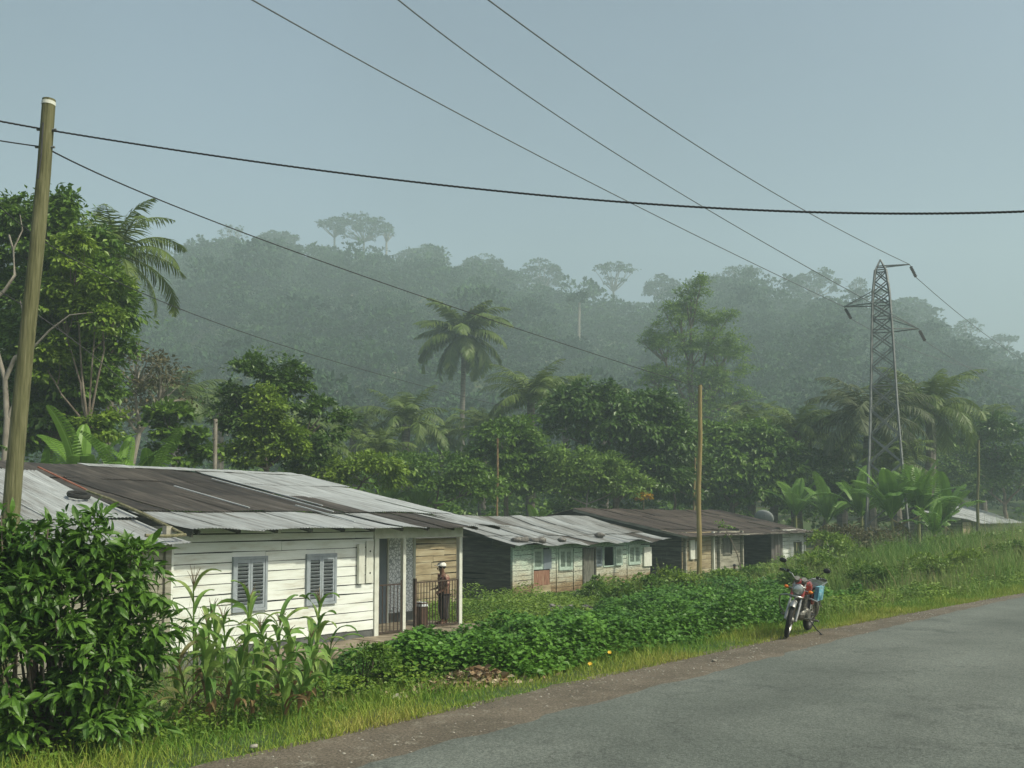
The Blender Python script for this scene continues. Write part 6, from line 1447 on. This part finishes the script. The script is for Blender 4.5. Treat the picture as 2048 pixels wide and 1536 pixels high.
# crouching figure in red, barely seen in front of house 3 (a red and dark patch)
q = at(1468, 1150, 42.5); per2 = empty('person', (q[0], q[1], q[2] - .12), -math.pi / 2, 'small figure in a red top half hidden by plants in front of the dark bay', 'person')
per2.scale = (.8, .8, .8)
cn = [((0, 0, .40), .14, .15), ((.05, 0, .62), .12, .15), ((.10, 0, .84), .12, .15), ((.12, 0, .94), .05), ((.15, 0, 1.02), .07), ((.16, 0, 1.10), .08), ((.10, .17, .82), .05), ((.20, .22, .60), .04), ((.36, .14, .52), .033), ((.10, -.17, .82), .05), ((.20, -.22, .60), .04), ((.36, -.14, .52), .033),
      ((.02, .11, .38), .09), ((.40, .15, .46), .06), ((.34, .14, .08), .04), ((.46, .14, .04), .035), ((.02, -.11, .38), .09), ((.40, -.15, .46), .06), ((.34, -.14, .08), .04), ((.46, -.14, .04), .035)]
ce = [(0, 1), (1, 2), (2, 3), (3, 4), (4, 5), (2, 6), (6, 7), (7, 8), (2, 9), (9, 10), (10, 11), (0, 12), (12, 13), (13, 14), (14, 15), (0, 16), (16, 17), (17, 18), (18, 19)]
skin_mesh(cn, ce, 'body', M['skin'], per2)
skin_mesh([((0, 0, .42), .16, .17), ((.05, 0, .62), .145, .17), ((.10, 0, .83), .14, .17), ((.10, .18, .82), .07), ((.17, .21, .68), .06), ((.10, -.18, .82), .07), ((.17, -.21, .68), .06)], [(0, 1), (1, 2), (2, 3), (3, 4), (2, 5), (5, 6)], 'shirt', mat('red_shirt', [(.30, .03, .03), (.42, .06, .05)]), per2)
MB().ell((.14, 0, 1.13), (.095, .09, .085), 12, 8).build('hair', M['black_plastic'], per2, smooth=True)

# box with white cloth on the porch
bp_ = sq(on_plane(843, Q1 + .5)[0], Q1 + .5); bz = G1 + .135
bo = empty('wooden_box', (bp_[0], bp_[1], bz), YAW, 'dark brown wooden box on the porch slab behind the railing', 'box')
b1 = MB().span((-.11, -.13, 0), (.11, .13, .52)); b1.build('body', M['box_brown'], bo); MB().span((-.12, -.14, .523), (.12, .14, .55)).build('lid', M['box_brown'], bo)
cl = MB(); V = []; n = 9
for i_ in range(n):
    for j_ in range(n):
        u, v = -.135 + .27 * i_ / 8, -.155 + .31 * j_ / 8; e = max(abs(u) / .13, abs(v) / .15); z_ = .556 if e < 1 else .46; V.append((u * 1.0, v, z_ + .012 * math.sin(i_ * 2 + j_)* (e < 1)))
cl.add(V, [(i_ * n + j_, i_ * n + j_ + 1, (i_ + 1) * n + j_ + 1, (i_ + 1) * n + j_) for i_ in range(n - 1) for j_ in range(n - 1)]); co = cl.build('white_cloth', M['cloth_white']); co.location = (bp_[0], bp_[1], bz); co.rotation_euler = (0, 0, YAW)
tag(co, 'white cloth draped over the brown box on the porch', 'cloth')

# ------------------------------------------------------------------ air
hz = MB().span((-520, -80, -14), (580, 640, 175)); hm = bpy.data.materials.new('haze_air'); hm.use_nodes = True; t = hm.node_tree; t.nodes.clear()
o_ = t.nodes.new('ShaderNodeOutputMaterial'); v_ = t.nodes.new('ShaderNodeVolumePrincipled'); v_.inputs['Color'].default_value = c4(HAZE_COLOR); v_.inputs['Density'].default_value = HAZE_DENSITY; v_.inputs['Anisotropy'].default_value = 0.0
t.links.new(v_.outputs[0], o_.inputs['Volume'])
tag(hz.build('haze', hm), kind='stuff')
